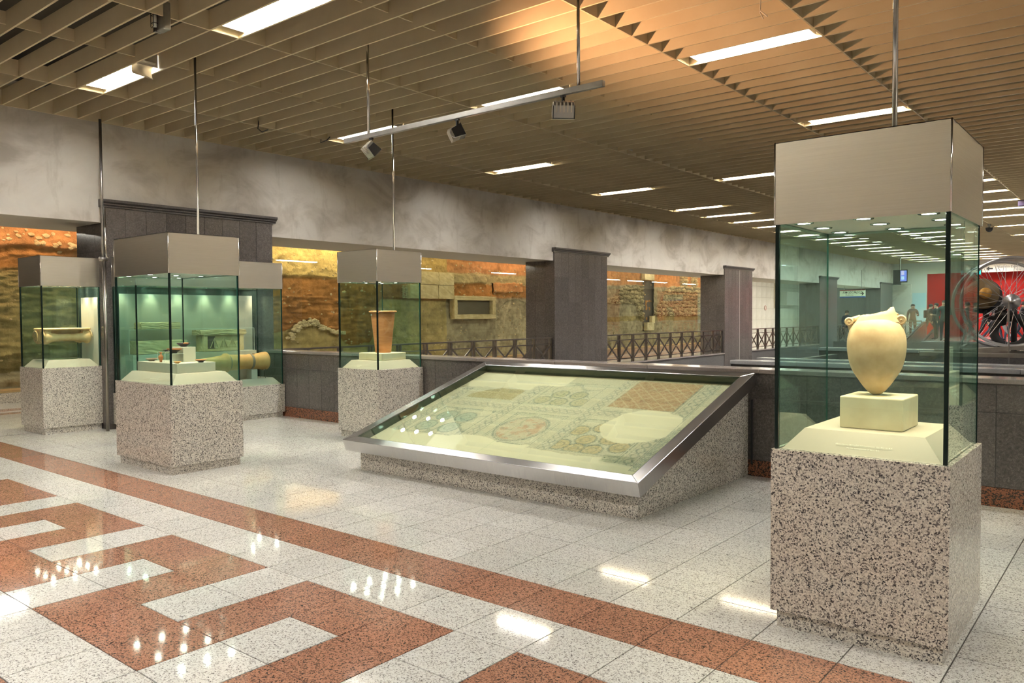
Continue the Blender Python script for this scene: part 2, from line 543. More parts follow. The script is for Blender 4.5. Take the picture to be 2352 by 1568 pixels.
fixture(0, Y1, 'lit ceiling fitting with a torn curled reflector, nearest the plaster wall corner')
fixture(1, Y1, 'large bright ceiling fitting cut by the top edge beside the grey junction box')
fixture(0, Y1 + 12 * SP, 'lit ceiling fitting just behind the lower end of the track bar')
fixture(1, Y1 + 12 * SP, 'lit ceiling fitting just behind the upper half of the track bar')
fixture(2, Y1 + 12 * SP, 'long lit ceiling fitting in the orange lit ceiling, with a hanging paper scrap nearby')
fixture(2, Y1 + 24 * SP, 'lit ceiling fitting crossed by the rod above the amphora case')
fixture(0, Y1 + 24 * SP, 'lit ceiling fitting next beyond the track bar, in the row nearest the wall')
fixture(1, Y1 + 24 * SP, 'unlit dark louvred ceiling fitting among the lit ones', lit=False)
fixture(0, Y1 + 36 * SP, 'fourth lit fitting counted along the ceiling row nearest the wall')
fixture(1, Y1 + 36 * SP, 'lit ceiling fitting whose end is hidden by the steel hood of the amphora case')
R2 = [Y1 + k * SP for k in (48, 54, 60, 66, 72, 82, 94, 106, 136, 152, 170, 170, 170, 170, 170, 170)]
FG = 'far ceiling fluorescents'
ORD = 'fifth sixth seventh eighth ninth tenth eleventh twelfth thirteenth fourteenth fifteenth sixteenth seventeenth eighteenth nineteenth twentieth'.split()
FLAB = 'small lit strip in the rows of fluorescents at the far end of the ceiling'
for row in (0, 1, 2):
    for q in range(0, 16):
        y = Y1 + (48 + 6 * q) * SP
        if row == 2: y = R2[q]
        if y > 52: continue
        fixture(row, y, '%s lit strip counted from the near end of the ceiling row %s' % (ORD[q], ('nearest the plaster wall', 'in the middle', 'over the amphora case')[row]), FG)
fixture(2, Y1 + 36 * SP, 'lit ceiling strip hidden behind the hood of the amphora case', FG)
for row in (0, 1, 2, 3):
    for q in (-1, -2):
        fixture(row, Y1 + 12 * q * SP, 'lit ceiling fitting over the near part of the hall, outside the picture', 'fluorescents over the near hall')
for q in (0, 12, 24, 36):  # unseen outer row, added to even out the light across the hall
    fixture(3, Y1 + q * SP, 'ceiling fitting added beyond the right edge to light the hall evenly', 'added fluorescents of the outer row', x=2.0)

# ------------------------------------------------------------------ wall on the left: plaster beam, dark stone pillars
wall_left = thing('wall_left', 'stained plaster beam wall carried by dark stone pillars', 'wall', kind='structure')
PIL = [(4.93, 7.62), (15.5, 17.87), (25.25, 27.6), (35.0, 37.4), (44.75, 47.15)]
BZ = 2.885
MB().box(-12.85, WX, -6, 62, BZ, 4.6, mats=[1, 0, 0, 0, 0, 0]).build('plaster_beam', [M['plaster'], M['soffit']], wall_left)
TH, TW, TG = .606, .2995, .0018
ptile = MB().box(0, .018, TG, TW - TG, TG, TH - TG).mesh('stone_tile', M['dark'])
jtile = MB().box(TG, TW - TG, -.018, 0, TG, TH - TG).mesh('jamb_tile', M['dark'])
for pi, (ya, yb) in enumerate(PIL):
    back = -12.2 if pi < 4 else -13.6
    core = MB().box(back + .02, WX + .022, ya + .02, yb - .02, -3.2 if pi else 0, 3.1)
    pc = core.build('pillar', M['joint_dark'], wall_left)
    px = WX + .022
    n = round((yb - ya) / TW)
    w = (yb - ya) / n
    fmw = MB().box(0, .018, TG, w - TG, TG, TH - TG).mesh('stone_tile', M['dark'])
    z0 = 3.1 - 6 * TH if pi else 0.07
    many = MB()
    for r in range(7):
        z = 3.1 - (r + 1) * TH
        if pi == 0 and z < -.3: break
        if z < -.9: break
        for c in range(n):
            y = ya + c * w
            if pi < 3: link('stone_tile', fmw, pc, (px, y, z))
            else: many.box(px, px + .018, y + TG, y + w - TG, z + TG, z + TH - TG)
        m = round((px + .018 - back) / TW)
        wj = (px + .018 - back) / m
        for c in range(m):
            x = back + c * wj
            if pi < 3:
                o = link('stone_tile', jtile, pc, (x, ya + .02, z), scale=(wj / TW, 1, 1))
            else: many.box(x + TG, x + wj - TG, ya + .002, ya + .02, z + TG, z + TH - TG)
            many2 = None
    if pi >= 3: tag(many.build('stone_tiles', M['dark_far'], pc), kind='stuff')
    # moulded cornice
    prof = [(px, 3.095), (px + .035, 3.095), (px + .035, 3.115), (px + .06, 3.13), (px + .06, 3.145), (px + .095, 3.165), (px + .095, 3.2), (px - .03, 3.2), (px - .03, 3.095)]
    cb = MB().prism(prof, 'y', ya - .05, yb + .06)
    o = cb.build('cornice', M['cornice'], pc)
    # returns at both sides
    if pi == 2:
        ym = ya + (yb - ya) * .52
        MB().box(px + .018, px + .021, ym - .012, ym + .012, -.3, 3.09).build('joint_strip', plain('joint_sealant', (.42, .40, .36), .7), pc)

# curb with railing in each opening beyond the stairwell
CURB = .25
RAILMATS = [M['rail']]
def railing_bay(y0, y1, label, n):
    cu = MB().box(WX - .22, WX + .05, y0, y1, CURB - .04, CURB).box(WX - .18, WX + .02, y0, y1, -3.2, CURB - .04, 1)
    cu.build('curb', [M['coping'], M['dark_far']], wall_left)
    t = thing('railing', label, 'railing', (WX - .05, y0, CURB))
    L_ = y1 - y0
    MB().box(-.03, .03, 0, L_, .745, .775).build('top_rail', M['rail'], t)
    MB().box(-.012, .012, 0, L_, .60, .625).build('middle_rail', M['rail'], t)
    MB().box(-.012, .012, 0, L_, .085, .11).build('bottom_rail', M['rail'], t)
    sp = L_ / n
    post = MB().box(-.02, .02, -.055, -.022, 0, .745).box(-.02, .02, .022, .055, 0, .745).mesh('post', M['rail'])
    g = sp - .11; h = .49
    ang = math.atan2(h, g); ln = math.hypot(g, h)
    for k in range(n + 1):
        link('post', post, t, (0, min(max(k * sp, .06), L_ - .06), 0))
    for k in range(n):
        yc = (k + .5) * sp
        for s in (1, -1):
            MBx = BR.setdefault((round(ln, 3), s), MB().box(-.012, .012, -ln / 2, ln / 2, -.019, .019).mesh('brace', M['rail']))
            link('brace', MBx, t, (0, yc, .355), (s * ang, 0, 0))
    return t
BR = {}
railing_bay(7.62, 15.5, 'steel railing with crossed braces in the opening behind the terracotta pot case', 11)
railing_bay(17.87, 25.25, 'steel railing with crossed braces between the two dark pillars beyond the mosaic', 10)
railing_bay(27.6, 35.0, 'steel railing with crossed braces in front of the white tiled corridor', 10)
railing_bay(37.4, 44.75, 'distant steel railing below the hanging platform sign', 10)

# pipe in front of the first pillar corner
t = thing('service_pipe', 'thin steel service pipe running floor to ceiling at the pillar corner', 'pipe', (-11.20, 4.865, 0))
MB().cyl((0, 0, 2.36), (0, 0, 4.27), .019, n=12).build('upper_pipe', M['steel_dull'], t, True)
MB().cyl((0, .01, 0), (0, .01, 2.36), .021, n=12).build('lower_pipe', M['rail'], t, True)
MB().tube([(.03, .02, 3.08), (.03, .02, 2.45), (.03, .03, 2.40), (.03, .055, 2.385)], .013, 8).build('side_conduit', M['chrome'], t, True)
MB().cyl((0, -.05, 2.37), (0, .05, 2.37), .03, n=12).build('clamp', M['steel_dull'], t, True)

# ------------------------------------------------------------------ parapets of the stairwells
par = thing('wall_parapet', 'low dark stone parapet with granite coping and red granite skirting', 'wall', kind='structure')
XR = 5.0
MB().box(-11.33, XR, PY + .012, PY + .25, -3.2, .99).build('parapet_core', M['joint_light'], par)
cw = MB().box(.0015, 1.1985, -.03, .28, .992, 1.032).mesh('coping_stone', M['coping'])
x = -11.33
while x < XR - .6:
    bevel(link('coping_stone', cw, par, (x + 0, PY, 0)), .006); x += 1.2
JX = -10.28
lo_ = MB().box(.0015, .2985, 0, .012, .158, .756).mesh('stone_tile', M['dark'])
hi_ = MB().box(.0015, .2985, 0, .012, .759, .985).mesh('stone_tile', M['dark'])
wlo = MB().box(.0015, .5985, 0, .012, .158, .756).mesh('stone_tile', M['dark'])
sk = MB().box(.0015, 1.1985, -.004, .012, 0, .155).mesh('skirting_stone', M['skirting'])
for k in range(-4, 51):
    xx = JX + k * .3
    if xx + .3 > XR or xx < -11.33: continue
    link('stone_tile', lo_, par, (xx, PY, 0)); link('stone_tile', hi_, par, (xx, PY, 0))
x = -11.33
while x < XR - .6:
    link('skirting_stone', sk, par, (x, PY, 0)); x += 1.2

led = thing('wall_stairwell', 'grey granite copings and dark walls of the escalator wells beyond the parapet', 'wall', kind='structure')
def ledge(x0, x1, y0, y1, z, name):
    MB().box(x0, x1, y0 + .03, y1 - .03, -3.2, z - .05).build(name + '_wall', M['dark_far'], led)
    xx = x0
    while xx < x1 - .1:
        e = min(xx + 1.5, x1)
        bevel(MB().box(xx + .0015, e - .0015, y0, y1, z - .05, z).build('coping_stone', M['coping_grey'], led), .006)
        xx = e
ledge(-4.02, XR, 9.12, 9.34, 1.0, 'first_well')
ledge(-3.95, XR, 9.78, 10.0, 1.0, 'second_well')
ledge(-4.3, XR, 13.25, 13.6, 1.0, 'third_well')
MB().box(-4.1, -4.0, 9.15, 13.5, -3.2, .9).build('well_end_wall', M['dark_far'], led)
MB().box(WX, WX + .05, PY, 14.6, -3.2, .2).build('well_side_wall', M['dark_far'], led)
MB().box(WX, XR, PY, 37, -3.25, -3.2).build('well_bottom', M['plenum'], led)
MB().box(-4.3, XR, 14.4, 14.62, -3.2, .0).box(WX, -4.3, 36.9, 37, -3.2, .3).box(-4.35, -4.25, 13.3, 37, -3.2, .0).build('well_back_wall', M['dark_far'], led)

# ------------------------------------------------------------------ hall shell out of sight
MB().box(6.4, 6.5, -6, 62, -.2, 5.1).build('wall_right', M['plaster'])
tag(bpy.data.objects['wall_right'], 'plain plaster wall closing the hall outside the picture', 'wall', kind='structure')
MB().box(-17.2, 6.5, -6.1, -6, -.2, 5.1).build('wall_near', M['plaster'])
tag(bpy.data.objects['wall_near'], 'plain plaster wall behind the viewpoint', 'wall', kind='structure')

# ------------------------------------------------------------------ corridor with the excavation relief wall
rel = thing('wall_corridor', 'relief wall of excavation layers in ochre and brown earth behind glass', 'wall', kind='structure')
GX = -16.98
def sm(a, b, x):
    t = np.clip((x - a) / (b - a), 0, 1); return t * t * (3 - 2 * t)
def vor(y, z, s, seed):
    # 2-D cell pattern: returns distance to border-ish value and cell id value
    yi = np.floor(y / s).astype(np.int64); zi = np.floor(z / s).astype(np.int64)
    d1 = np.full(y.shape, 9.0); d2 = np.full(y.shape, 9.0); cid = np.zeros(y.shape)
    for a in (-1, 0, 1):
        for b_ in (-1, 0, 1):
            cy, cz = yi + a, zi + b_
            n = (cy * 374761393 + cz * 668265263 + seed * 97) & 0xFFFFFFFF
            n = ((n ^ (n >> 13)) * 1274126177) & 0xFFFFFFFF
            hx = ((n >> 4) & 255) / 255.0; hz = ((n >> 14) & 255) / 255.0; hv = ((n >> 22) & 255) / 255.0
            d = np.hypot(y / s - cy - .15 - .7 * hx, z / s - cz - .15 - .7 * hz)
            nearer = d < d1
            d2 = np.where(nearer, d1, np.minimum(d2, d)); cid = np.where(nearer, hv, cid); d1 = np.where(nearer, d, d1)
    return d2 - d1, cid
OCH = np.array((.66, .48, .20)); BRN = np.array((.38, .185, .065)); ORG = np.array((.54, .27, .12))
GRN = np.array((.44, .355, .165)); GRY = np.array((.42, .365, .25)); CRM = np.array((.66, .56, .35)); DRK = np.array((.10, .06, .03))
def relief_fields(y, z):
    n1 = fbm(y * 1.3, z * 1.3, 5, 3) - .5
    n2 = fbm(y * 7, z * 7, 4, 9) - .5
    st = fbm(y * 2.2, z * 16, 4, 21) - .5          # horizontal streaks
    hgt = .05 * n1 + .075 * n2
    col = np.zeros(y.shape + (3,))
    def put(mask, c, k=1.0):
        m = (mask * k)[..., None]
        nonlocal col
        col = col * (1 - m) + np.asarray(c) * m
    e = .14 * (fbm(y * 1.1, y * 0 + 3.3, 4, 5) - .5)
    ez = z + e
    # base earth by stretch of wall
    put(np.ones_like(y), GRN)
    # left stretch
    L_ = y < 8.8
    put(L_ * sm(.55, .7, ez), GRN * .95); put(L_ * sm(2.45, 2.6, ez), BRN * 1.25); put(L_ * sm(2.92, 2.99, ez), ORG * 1.15)
    put(L_ * (ez < .9) * (ez > .55), GRN * .55); put(L_ * (ez < .55), GRY * 1.05)
    hgt = hgt + L_ * (.10 * sm(2.93, 2.99, ez) + .12 * st * (ez < 2.95))
    # first opening
    A = (y >= 8.8) * (y < 14.35)
    low = 1.15 + .33 * np.exp(-((y - 12.45) / .55) ** 2) - .36 * sm(13.2, 13.8, y) + .12 * sm(14.1, 14.6, y)
    put(A * sm(-.03, .03, z - low), BRN * 1.15)
    put(A * sm(2.52, 2.64, ez), OCH * 1.05)
    put(A * (z < low), GRN * 1.12)
    hgt = hgt + A * (.07 * sm(-.02, .05, z - low) + .05 * sm(2.55, 2.62, ez) + .13 * st * (ez < 2.1) * (z > low))
    # second half of first opening
    Bm = (y >= 14.35) * (y < 17.6)
    low2 = .85 + 1.22 * sm(14.5, 14.95, y)
    put(Bm, BRN * 1.0); put(Bm * sm(2.5, 2.62, ez), OCH * .72)
    put(Bm * sm(.0, .05, low2 - z), GRN * 1.15)
    hgt = hgt + Bm * (.06 * sm(-.03, .03, z - low2))
    Cm = (y >= 17.6) * (y < 24.2)
    put(Cm, GRY * 1.0); put(Cm * sm(2.1, 2.2, ez), BRN * 1.35); put(Cm * sm(2.56, 2.62, ez), GRN * 1.05 + .05); put(Cm * sm(2.88, 2.96, ez), ORG * 1.1)
    pan = Cm * (y > 19.8) * (y < 21.35) * (ez > 2.34) * (ez < 2.66)
    put(pan, ORG * 1.35)
    pan2 = Cm * (y > 17.85) * (y < 19.45) * (ez > 2.6) * (ez < 2.88)
    hgt = hgt + .06 * pan2 + .05 * pan
    arch = Cm * (((y - 21.0) / 1.05) ** 2 + np.clip((z - 1.3) / .8, 0, 9) ** 2 < 1)
    put(arch, GRY * 1.2); hgt = hgt - .03 * arch
    # second opening
    D = (y >= 24.2)
    put(D, GRY * .9); put(D * sm(2.72, 2.82, ez), ORG * .95)
    rub = D * (((y < 29.62) * (ez > 2.02 - .75 * sm(28.9, 29.5, y)) * (ez < 2.25 + .55 * sm(27, 28.3, y))) + ((y > 30.62) * (ez > 1.5) * (ez < 1.75 + 1.1 * sm(30.4, 32.2, y))) + (np.abs(y - 33.35) < .33) * (ez > 1.6) + (np.abs(y - 34.4) < .3) * (ez > 1.6))
    rub = np.clip(rub, 0, 1)
    br, cid = vor(y, z, .17, 4)
    put(rub, CRM * .8); col = col * (1 - rub[..., None] * (.35 * (cid - .3))[..., None])
    hgt = hgt + rub * (.10 * np.clip(br * 2.2, 0, 1) + .02)
    put(rub * (br < .09), DRK * 1.4)
    put(D * (ez < 1.5) * (ez > 1.3) * (y < 36), GRN * .75)
    shaft = D * (y > 29.66) * (y < 30.6) * (z > .86) * (z < 3.02)
    put(shaft, BRN * .8); put(shaft * (np.abs(y - 30.25) < .09), ORG * .9); hgt = hgt - .12 * shaft
    # mottling, with shade painted into the crevices of the relief
    col = col * (1 + .8 * n2 + .6 * n1 + .45 * st)[..., None]
    return hgt, np.clip(col, .01, .95)
stone_me = []
for s_ in range(5):
    bm = bmesh.new(); bmesh.ops.create_icosphere(bm, subdivisions=1, radius=1)
    for v in bm.verts: v.co *= random.uniform(.72, 1.2)
    stone_me.append(([tuple(v.co) for v in bm.verts], [tuple(v.index for v in f.verts) for f in bm.faces])); bm.free()
M['pebble'] = noisy('pale_pebble', (.50, .37, .19), (.68, .55, .34), 6, .85)
M['rubble'] = noisy('rubble_stone', (.50, .43, .26), (.68, .60, .40), 5, .85)
PW = 1.8
y = 3.6
while y < 36.2:
    ny, nz = 76, 144
    yy, zz = np.meshgrid(np.linspace(y + .001, y + PW - .001, ny), np.linspace(.22, 3.62, nz))
    hgt, colr = relief_fields(yy, zz)
    P = np.stack([GX + hgt, yy, zz], -1)
    panel = link('relief_panel', grid_mesh('relief_panel', P, colr, M['relief']), rel)
    pb = MB()
    for q in range(80 if y < 24 else 24):
        py_, pz_ = random.uniform(y + .05, y + PW - .05), random.uniform(.4, 3.3)
        if 1.2 < pz_ < 2.2 and random.random() < .45: continue
        if y < 8.8 and pz_ < 2.95 and random.random() < .5: pz_ = random.uniform(3.0, 3.3)
        h_, _ = relief_fields(np.array([[py_]]), np.array([[pz_]]))
        vs, fs = random.choice(stone_me)
        r = random.uniform(.013, .036) * (1.5 if y < 8.8 and pz_ > 2.9 else 1)
        sx = random.uniform(1, 1.9)
        pb.add([(GX + h_[0, 0] + r * .05 + a * r * .8, py_ + bb * r * sx, pz_ + cc * r) for a, bb, cc in vs], fs)
    tag(pb.build('pebbles', M['pebble'], panel), kind='stuff')
    y += PW
# dry stone ridge in the first opening and the small masonry patch
rid = MB()
for q in range(95):
    yy = random.uniform(11.75, 13.55)
    top = 1.13 + .35 * math.exp(-((yy - 12.45) / .5) ** 2) - (.0 if yy > 11.95 else .12)
    zz = top - random.uniform(-.04, .13 if yy < 12.9 else .03)
    vs, fs = random.choice(stone_me); r = random.uniform(.04, .07)
    rid.add([(GX + .10 + a * r, yy + bb * r * 1.4, zz + cc * r * .75) for a, bb, cc in vs], fs)
tag(rid.build('dry_stone_ridge', M['rubble'], rel), kind='stuff')
pt = MB()
for q in range(9):
    for w_ in range(4):
        vs, fs = random.choice(stone_me)
        pt.add([(GX + .09 + a * .05, 15.74 + w_ * .1 + random.uniform(-.02, .02) + bb * .05, 2.1 + q * .042 + cc * .026) for a, bb, cc in vs], fs)
tag(pt.build('masonry_patch', M['rubble'], rel), kind='stuff')
def rough_block(name, y0, y1, z0, z1, d0, d1, mat, parent):
    bm = bmesh.new(); bmesh.ops.create_cube(bm, size=1)
    bmesh.ops.subdivide_edges(bm, edges=bm.edges[:], cuts=6, use_grid_fill=True)
    for v in bm.verts:
        v.co = Vector((d0 + (v.co.x + .5) * (d1 - d0), y0 + (v.co.y + .5) * (y1 - y0), z0 + (v.co.z + .5) * (z1 - z0)))
        v.co += Vector((random.uniform(-.006, .006), random.uniform(-.006, .006), random.uniform(-.006, .006)))
    me = bpy.data.meshes.new(name); bm.to_mesh(me); bm.free(); me.materials.append(mat)
    return link(name, me, parent)
M['block'] = noisy('yellow_limestone', (.56, .45, .24), (.72, .62, .38), 5, .85, bump=.5)
for (ya, yb, za, zb) in ((16.2, 17.08, 2.50, 2.88), (17.1, 17.75, 2.50, 2.88), (15.9, 17.06, 2.08, 2.485), (17.09, 17.75, 2.08, 2.485)):
    rough_block('stone_block', ya, yb, za, zb, GX + .02, GX + .2, M['block'], rel)
rough_block('stone_block', 29.5, 30.3, 3.04, 3.4, GX + .02, GX + .2, M['rubble'], rel)
for (ya, yb, za, zb) in ((17.74, 19.72, 2.05, 2.18), (17.74, 19.72, 1.46, 1.60), (17.74, 17.88, 1.6, 2.05), (19.56, 19.70, 1.6, 2.05)):
    rough_block('niche_frame', ya, yb, za, zb, GX + .02, GX + .22, M['block'], rel)
MB().box(GX + .03, GX + .07, 17.86, 19.58, 1.58, 2.07).build('niche_back', plain('niche_grey', (.16, .14, .10), .9), rel)
rough_block('fallen_stone', 29.75, 30.35, .88, 1.22, GX - .02, GX + .16, M['rubble'], rel)
rough_block('fallen_stone', 30.25, 30.5, 1.2, 1.5, GX - .02, GX + .12, M['block'], rel)
MB().box(-17.2, -16.35, -6, 9.5, 0, .19).build('kerb', M['granite'], rel)
MB().box(-17.2, -16.35, 9.5, 36.4, 0, .19).build('kerb', plain('kerb_brown', (.30, .20, .12), .5), rel)
MB().box(-17.2, -16.5, -6, 36.4, .19, .225).build('kerb_top', plain('kerb_lit_orange', (.55, .36, .18), .8), rel)  # orange light along the kerb top is put into this colour
MB().box(-17.2, -17.09, -6, 36.4, .2, 3.62).build('relief_backing', M['joint_dark'], rel)
# glass in front of the relief
gp = MB().box(-.004, .004, .003, PW - .003, .19, 3.45).mesh('glass_pane', M['glass_wall'])
y = 3.6
while y < 36.2:
    link('glass_pane', gp, rel, (-16.36, y, 0)); y += PW
# washing lights above the relief (real strips behind the soffit edge)
def washer(y0, y1, colr, s):
    t = thing('wall_washer', 'strip light hidden above the soffit that washes the relief wall', 'light fitting', (-16.50, y0, 3.42), group='strips washing the relief wall')
    MB().box(-.05, .05, 0, y1 - y0, .03, .05).build('housing', M['steel_dull'], t)
    me = MB().box(-.04, .04, .02, y1 - y0 - .02, .018, .028).mesh('strip', emitter('wash_%d' % int(y0 * 10), colr, s))
    link('strip', me, t)
washer(3.7, 8.6, (1, .66, .42), WASH * 1.5)
washer(9.0, 13.9, (1, .83, .52), WASH * 1.5)
washer(14.2, 18.4, (1, .80, .48), WASH * .85)
washer(18.8, 23.8, (1, .68, .45), WASH * 1.2)
washer(24.4, 30.2, (1, .82, .58), WASH * .9)
washer(30.6, 36.0, (1, .66, .36), WASH * 1.3)
MB().box(-17.2, -12.85, -6, 62, 3.62, 3.7).build('corridor_ceiling', M['soffit'], wall_left)
MB().box(-16.42, -16.40, -6, 36.4, 3.26, 3.62).build('added_baffle', M['soffit'], rel)  # added board that shields the hall and its floor from the washer strips
def corr_light(y0, length, label, group=None):
    t = thing('corridor_light', label, 'light fitting', (-14.36, y0, 3.08), group=group)
    MB().box(-.09, .09, 0, length, .02, .10).build('housing', M['soffit'], t)
    MB().box(-.06, .06, .02, length - .02, 0, .02).build('tube_diffuser', M['tube_corr'], t)
    MB().cyl((0, length * .5, .1), (0, length * .5, .54), .012, n=8).build('hanger', M['steel_dull'], t)
for y0 in (3.6, 8.05, 12.5, 17.0, 21.4, 25.9, 28.7, 30.75, 33.0):
    corr_light(y0, 1.3, 'fluorescent strip of the corridor, seen mirrored in the glass over the relief wall', 'corridor strips before the relief wall')
for q, y0 in enumerate((36.1, 38.2, 40.2, 42.2, 44.4, 46.5)):
    corr_light(y0, 1.25, 'lit strip hanging in the white tiled part of the corridor', 'corridor strips before the white tiles')

# white tiled end of the corridor
tw = thing('wall_tiled', 'white marble tiled corridor wall beyond the third dark pillar', 'wall', kind='structure')
MB().box(-17.2, -17.02, 36.4, 62, 0, 3.7).build('tile_bed', M['joint_light'], tw)
M['marble'] = noisy('white_marble', (.72, .71, .64), (.84, .83, .78), 1.6, .25, detail=7)
tm = MB().box(0, .02, .004, .696, .004, .612).mesh('wall_tile', M['marble'])
for r in range(6):
    for c in range(30):
        link('wall_tile', tm, tw, (-17.02, 36.45 + c * .7, .0 + r * .616))
MB().box(-17.2, -11.5, 61.9, 62, 0, 3.7).build('wall_far_end', M['marble'])
tag(bpy.data.objects['wall_far_end'], 'pale wall closing the far end of the corridor', 'wall', kind='structure')
c = MB().box(-17.0, -16.6, 45.6, 47.6, 2.05, 2.85).build('wall_cabinet', M['white_wall'])
tag(bevel(c, .02), 'white boxed cabinet high on the white tiled corridor wall', 'cabinet')
c = MB().box(-16.995, -16.8, 44.6, 45.1, 1.9, 3.6).build('cable_duct', M['soffit'])
tag(bevel(c, .01), 'beige vertical cable duct beside the white wall cabinet', 'duct')
t = thing('wall_notice', 'small round notice on the white tiled corridor wall beside the duct', 'notice', (-16.995, 43.3, 1.9))
MB().cyl((0, 0, 0), (.01, 0, 0), .14, n=24).build('disc', plain('notice_white', (.75, .72, .65), .5), t)
ring = MB().tube([(.014, .12 * math.cos(a), .12 * math.sin(a)) for a in np.linspace(0, 2 * math.pi, 24, endpoint=False)], .012, 6, closed=True)
ring.build('ring', plain('notice_red', (.45, .05, .04), .5), t)

# ------------------------------------------------------------------ far end of the hall
end = thing('wall_end', 'far end wall of the hall, white and red, behind the passers-by', 'wall', kind='structure')
EY = 47.4
M['red'] = plain('red_panel', (.40, .012, .010), .55, spec=.25)
M['blue_panel'] = plain('pale_blue_panel', (.45, .60, .68), .4)
MB().box(-13.6, 6.5, EY, EY + .2, 0, 5.1).build('end_wall', M['white_wall'], end)
for k in range(12):
    MB().box(-9.62 + k * 1.2 + .004, -9.62 + (k + 1) * 1.2 - .004, EY - .04, EY, .02, 3.66).build('red_panel', M['red'], end)
MB().box(-10.35, -9.68, EY - .03, EY, 0, 2.65).build('blue_panel', M['blue_panel'], end)
MB().box(-11.35, -10.4, EY - .12, EY, 0, 3.15).build('grey_pilaster', M['plaster'], end)
# sign over the red wall
t = thing('station_sign', 'long white overhead sign to the square above the red wall', 'sign', (-6.95, EY - .6, 3.62))
MB().box(0, 4.6, 0, .08, 0, .46).build('board', M['white_wall'], t)
RX = Matrix.Rotation(math.pi / 2, 4, 'X')
text('lettering', 'Πλατεία Συντάγματος', M['ink'], t, .145, Matrix.Translation((.62, -.004, .20)) @ RX, 'LEFT')
text('lettering', 'Syntagma Square', M['ink'], t, .09, Matrix.Translation((1.45, -.004, .08)) @ RX, 'LEFT')
a = MB().prism([(.18, .18), (.30, .30), (.30, .22), (.46, .22), (.46, .14), (.30, .14), (.30, .06)], 'y', -.012, 0)
a.build('arrow', M['ink'], t)
for x in (.4, 4.2): MB().cyl((x, .04, .46), (x, .04, .66), .02, n=8).build('hanger', M['steel_dull'], t)
t = thing('exit_sign', 'small lit green exit pictogram sign beside the white overhead sign', 'sign', (-7.45, EY - .7, 3.5))
MB().box(0, .46, 0, .08, 0, .28).build('box', M['steel_dull'], t)
MB().box(.02, .44, -.01, 0, .02, .26).build('lit_face', emitter('exit_green', (.03, .60, .55), .42), t)
w_ = emitter('exit_white', (.85, 1, 1), .5)
MB().box(.27, .36, -.016, -.01, .05, .23).build('door_pictogram', w_, t)
MB().cyl((.15, -.018, .2), (.15, -.012, .2), .025, n=12).prism([(.10, .05), (.14, .05), (.16, .11), (.2, .06), (.23, .07), (.18, .17), (.12, .17), (.08, .12)], 'y', -.016, -.01).build('runner_pictogram', w_, t)
MB().cyl((.23, .04, .28), (.23, .04, 1.62), .015, n=8).build('hanger', M['steel_dull'], t)
# platform sign in the fourth opening
t = thing('platform_sign', 'hanging platform direction sign with red top edge and blue lower edge', 'sign', (-12.10, 40.4, 2.36))
MB().box(0, 1.18, 0, .09, 0, .33).build('board', plain('sign_cream', (.80, .80, .66), .5, emit=(.8, .85, .6), strength=.04), t)
MB().box(0, 1.18, -.005, .09, .31, .34).build('red_edge', M['red'], t)
MB().box(0, 1.18, -.005, .09, -.03, .03).build('blue_edge', plain('sign_blue', (.03, .12, .5), .5), t)
text('lettering', 'Αποβάθρες', M['ink'], t, .17, Matrix.Translation((.14, -.004, .17)) @ RX, 'LEFT')
text('lettering', 'Platforms', M['ink'], t, .095, Matrix.Translation((.28, -.004, .065)) @ RX, 'LEFT')
MB().prism([(.96, .17), (1.06, .17), (1.02, .24), (1.05, .25), (1.14, .155), (1.05, .06), (1.02, .07), (1.06, .14), (.96, .14)], 'y', -.012, 0).build('arrow', M['ink'], t)
for x in (.2, 1.0): MB().cyl((x, .045, .33), (x, .045, 1.3), .012, n=8).build('hanger', M['steel_dull'], t)
# added glowing panel, stands in for bright bluish tiles behind the platform sign
t = thing('glow_panel', 'glowing panel added for the bright white glow beyond the platform sign', 'glow panel', (-16.87, 58.4, .1))
MB().box(-.1, 0, 0, 3.4, 0, 2.3).build('casing', M['steel_dull'], t)
MB().box(0, .01, .05, 3.35, .05, 2.25).build('lit_face', emitter('glow_panel_face', (.80, .93, 1), .55), t)
# screen hanging from the ceiling
t = thing('information_screen', 'small blue lit information screen hanging below the ceiling', 'screen', (-9.75, 42.0, 3.05))
MB().box(-.30, .0, .02, .3, -.1, .62).build('casing', M['black'], t)
MB().box(.0, .34, 0, .06, 0, .62).build('frame', M['black'], t)
MB().box(.03, .31, -.006, 0, .06, .58).build('display', emitter('screen_glow', (.32, .33, .95), .28), t)
for k, (h0, h1, cc) in enumerate(((.36, .56, (.85, .6, .9)), (.14, .3, (.7, .75, 1)))):
    MB().box(.07, .2, -.009, -.006, h0, h1).build('display_block', emitter('screen_block_%d' % k, cc, .3), t)
MB().cyl((.0, .08, .6), (.0, .08, 1.25), .03, n=10).build('ceiling_bracket', M['steel_dull'], t)
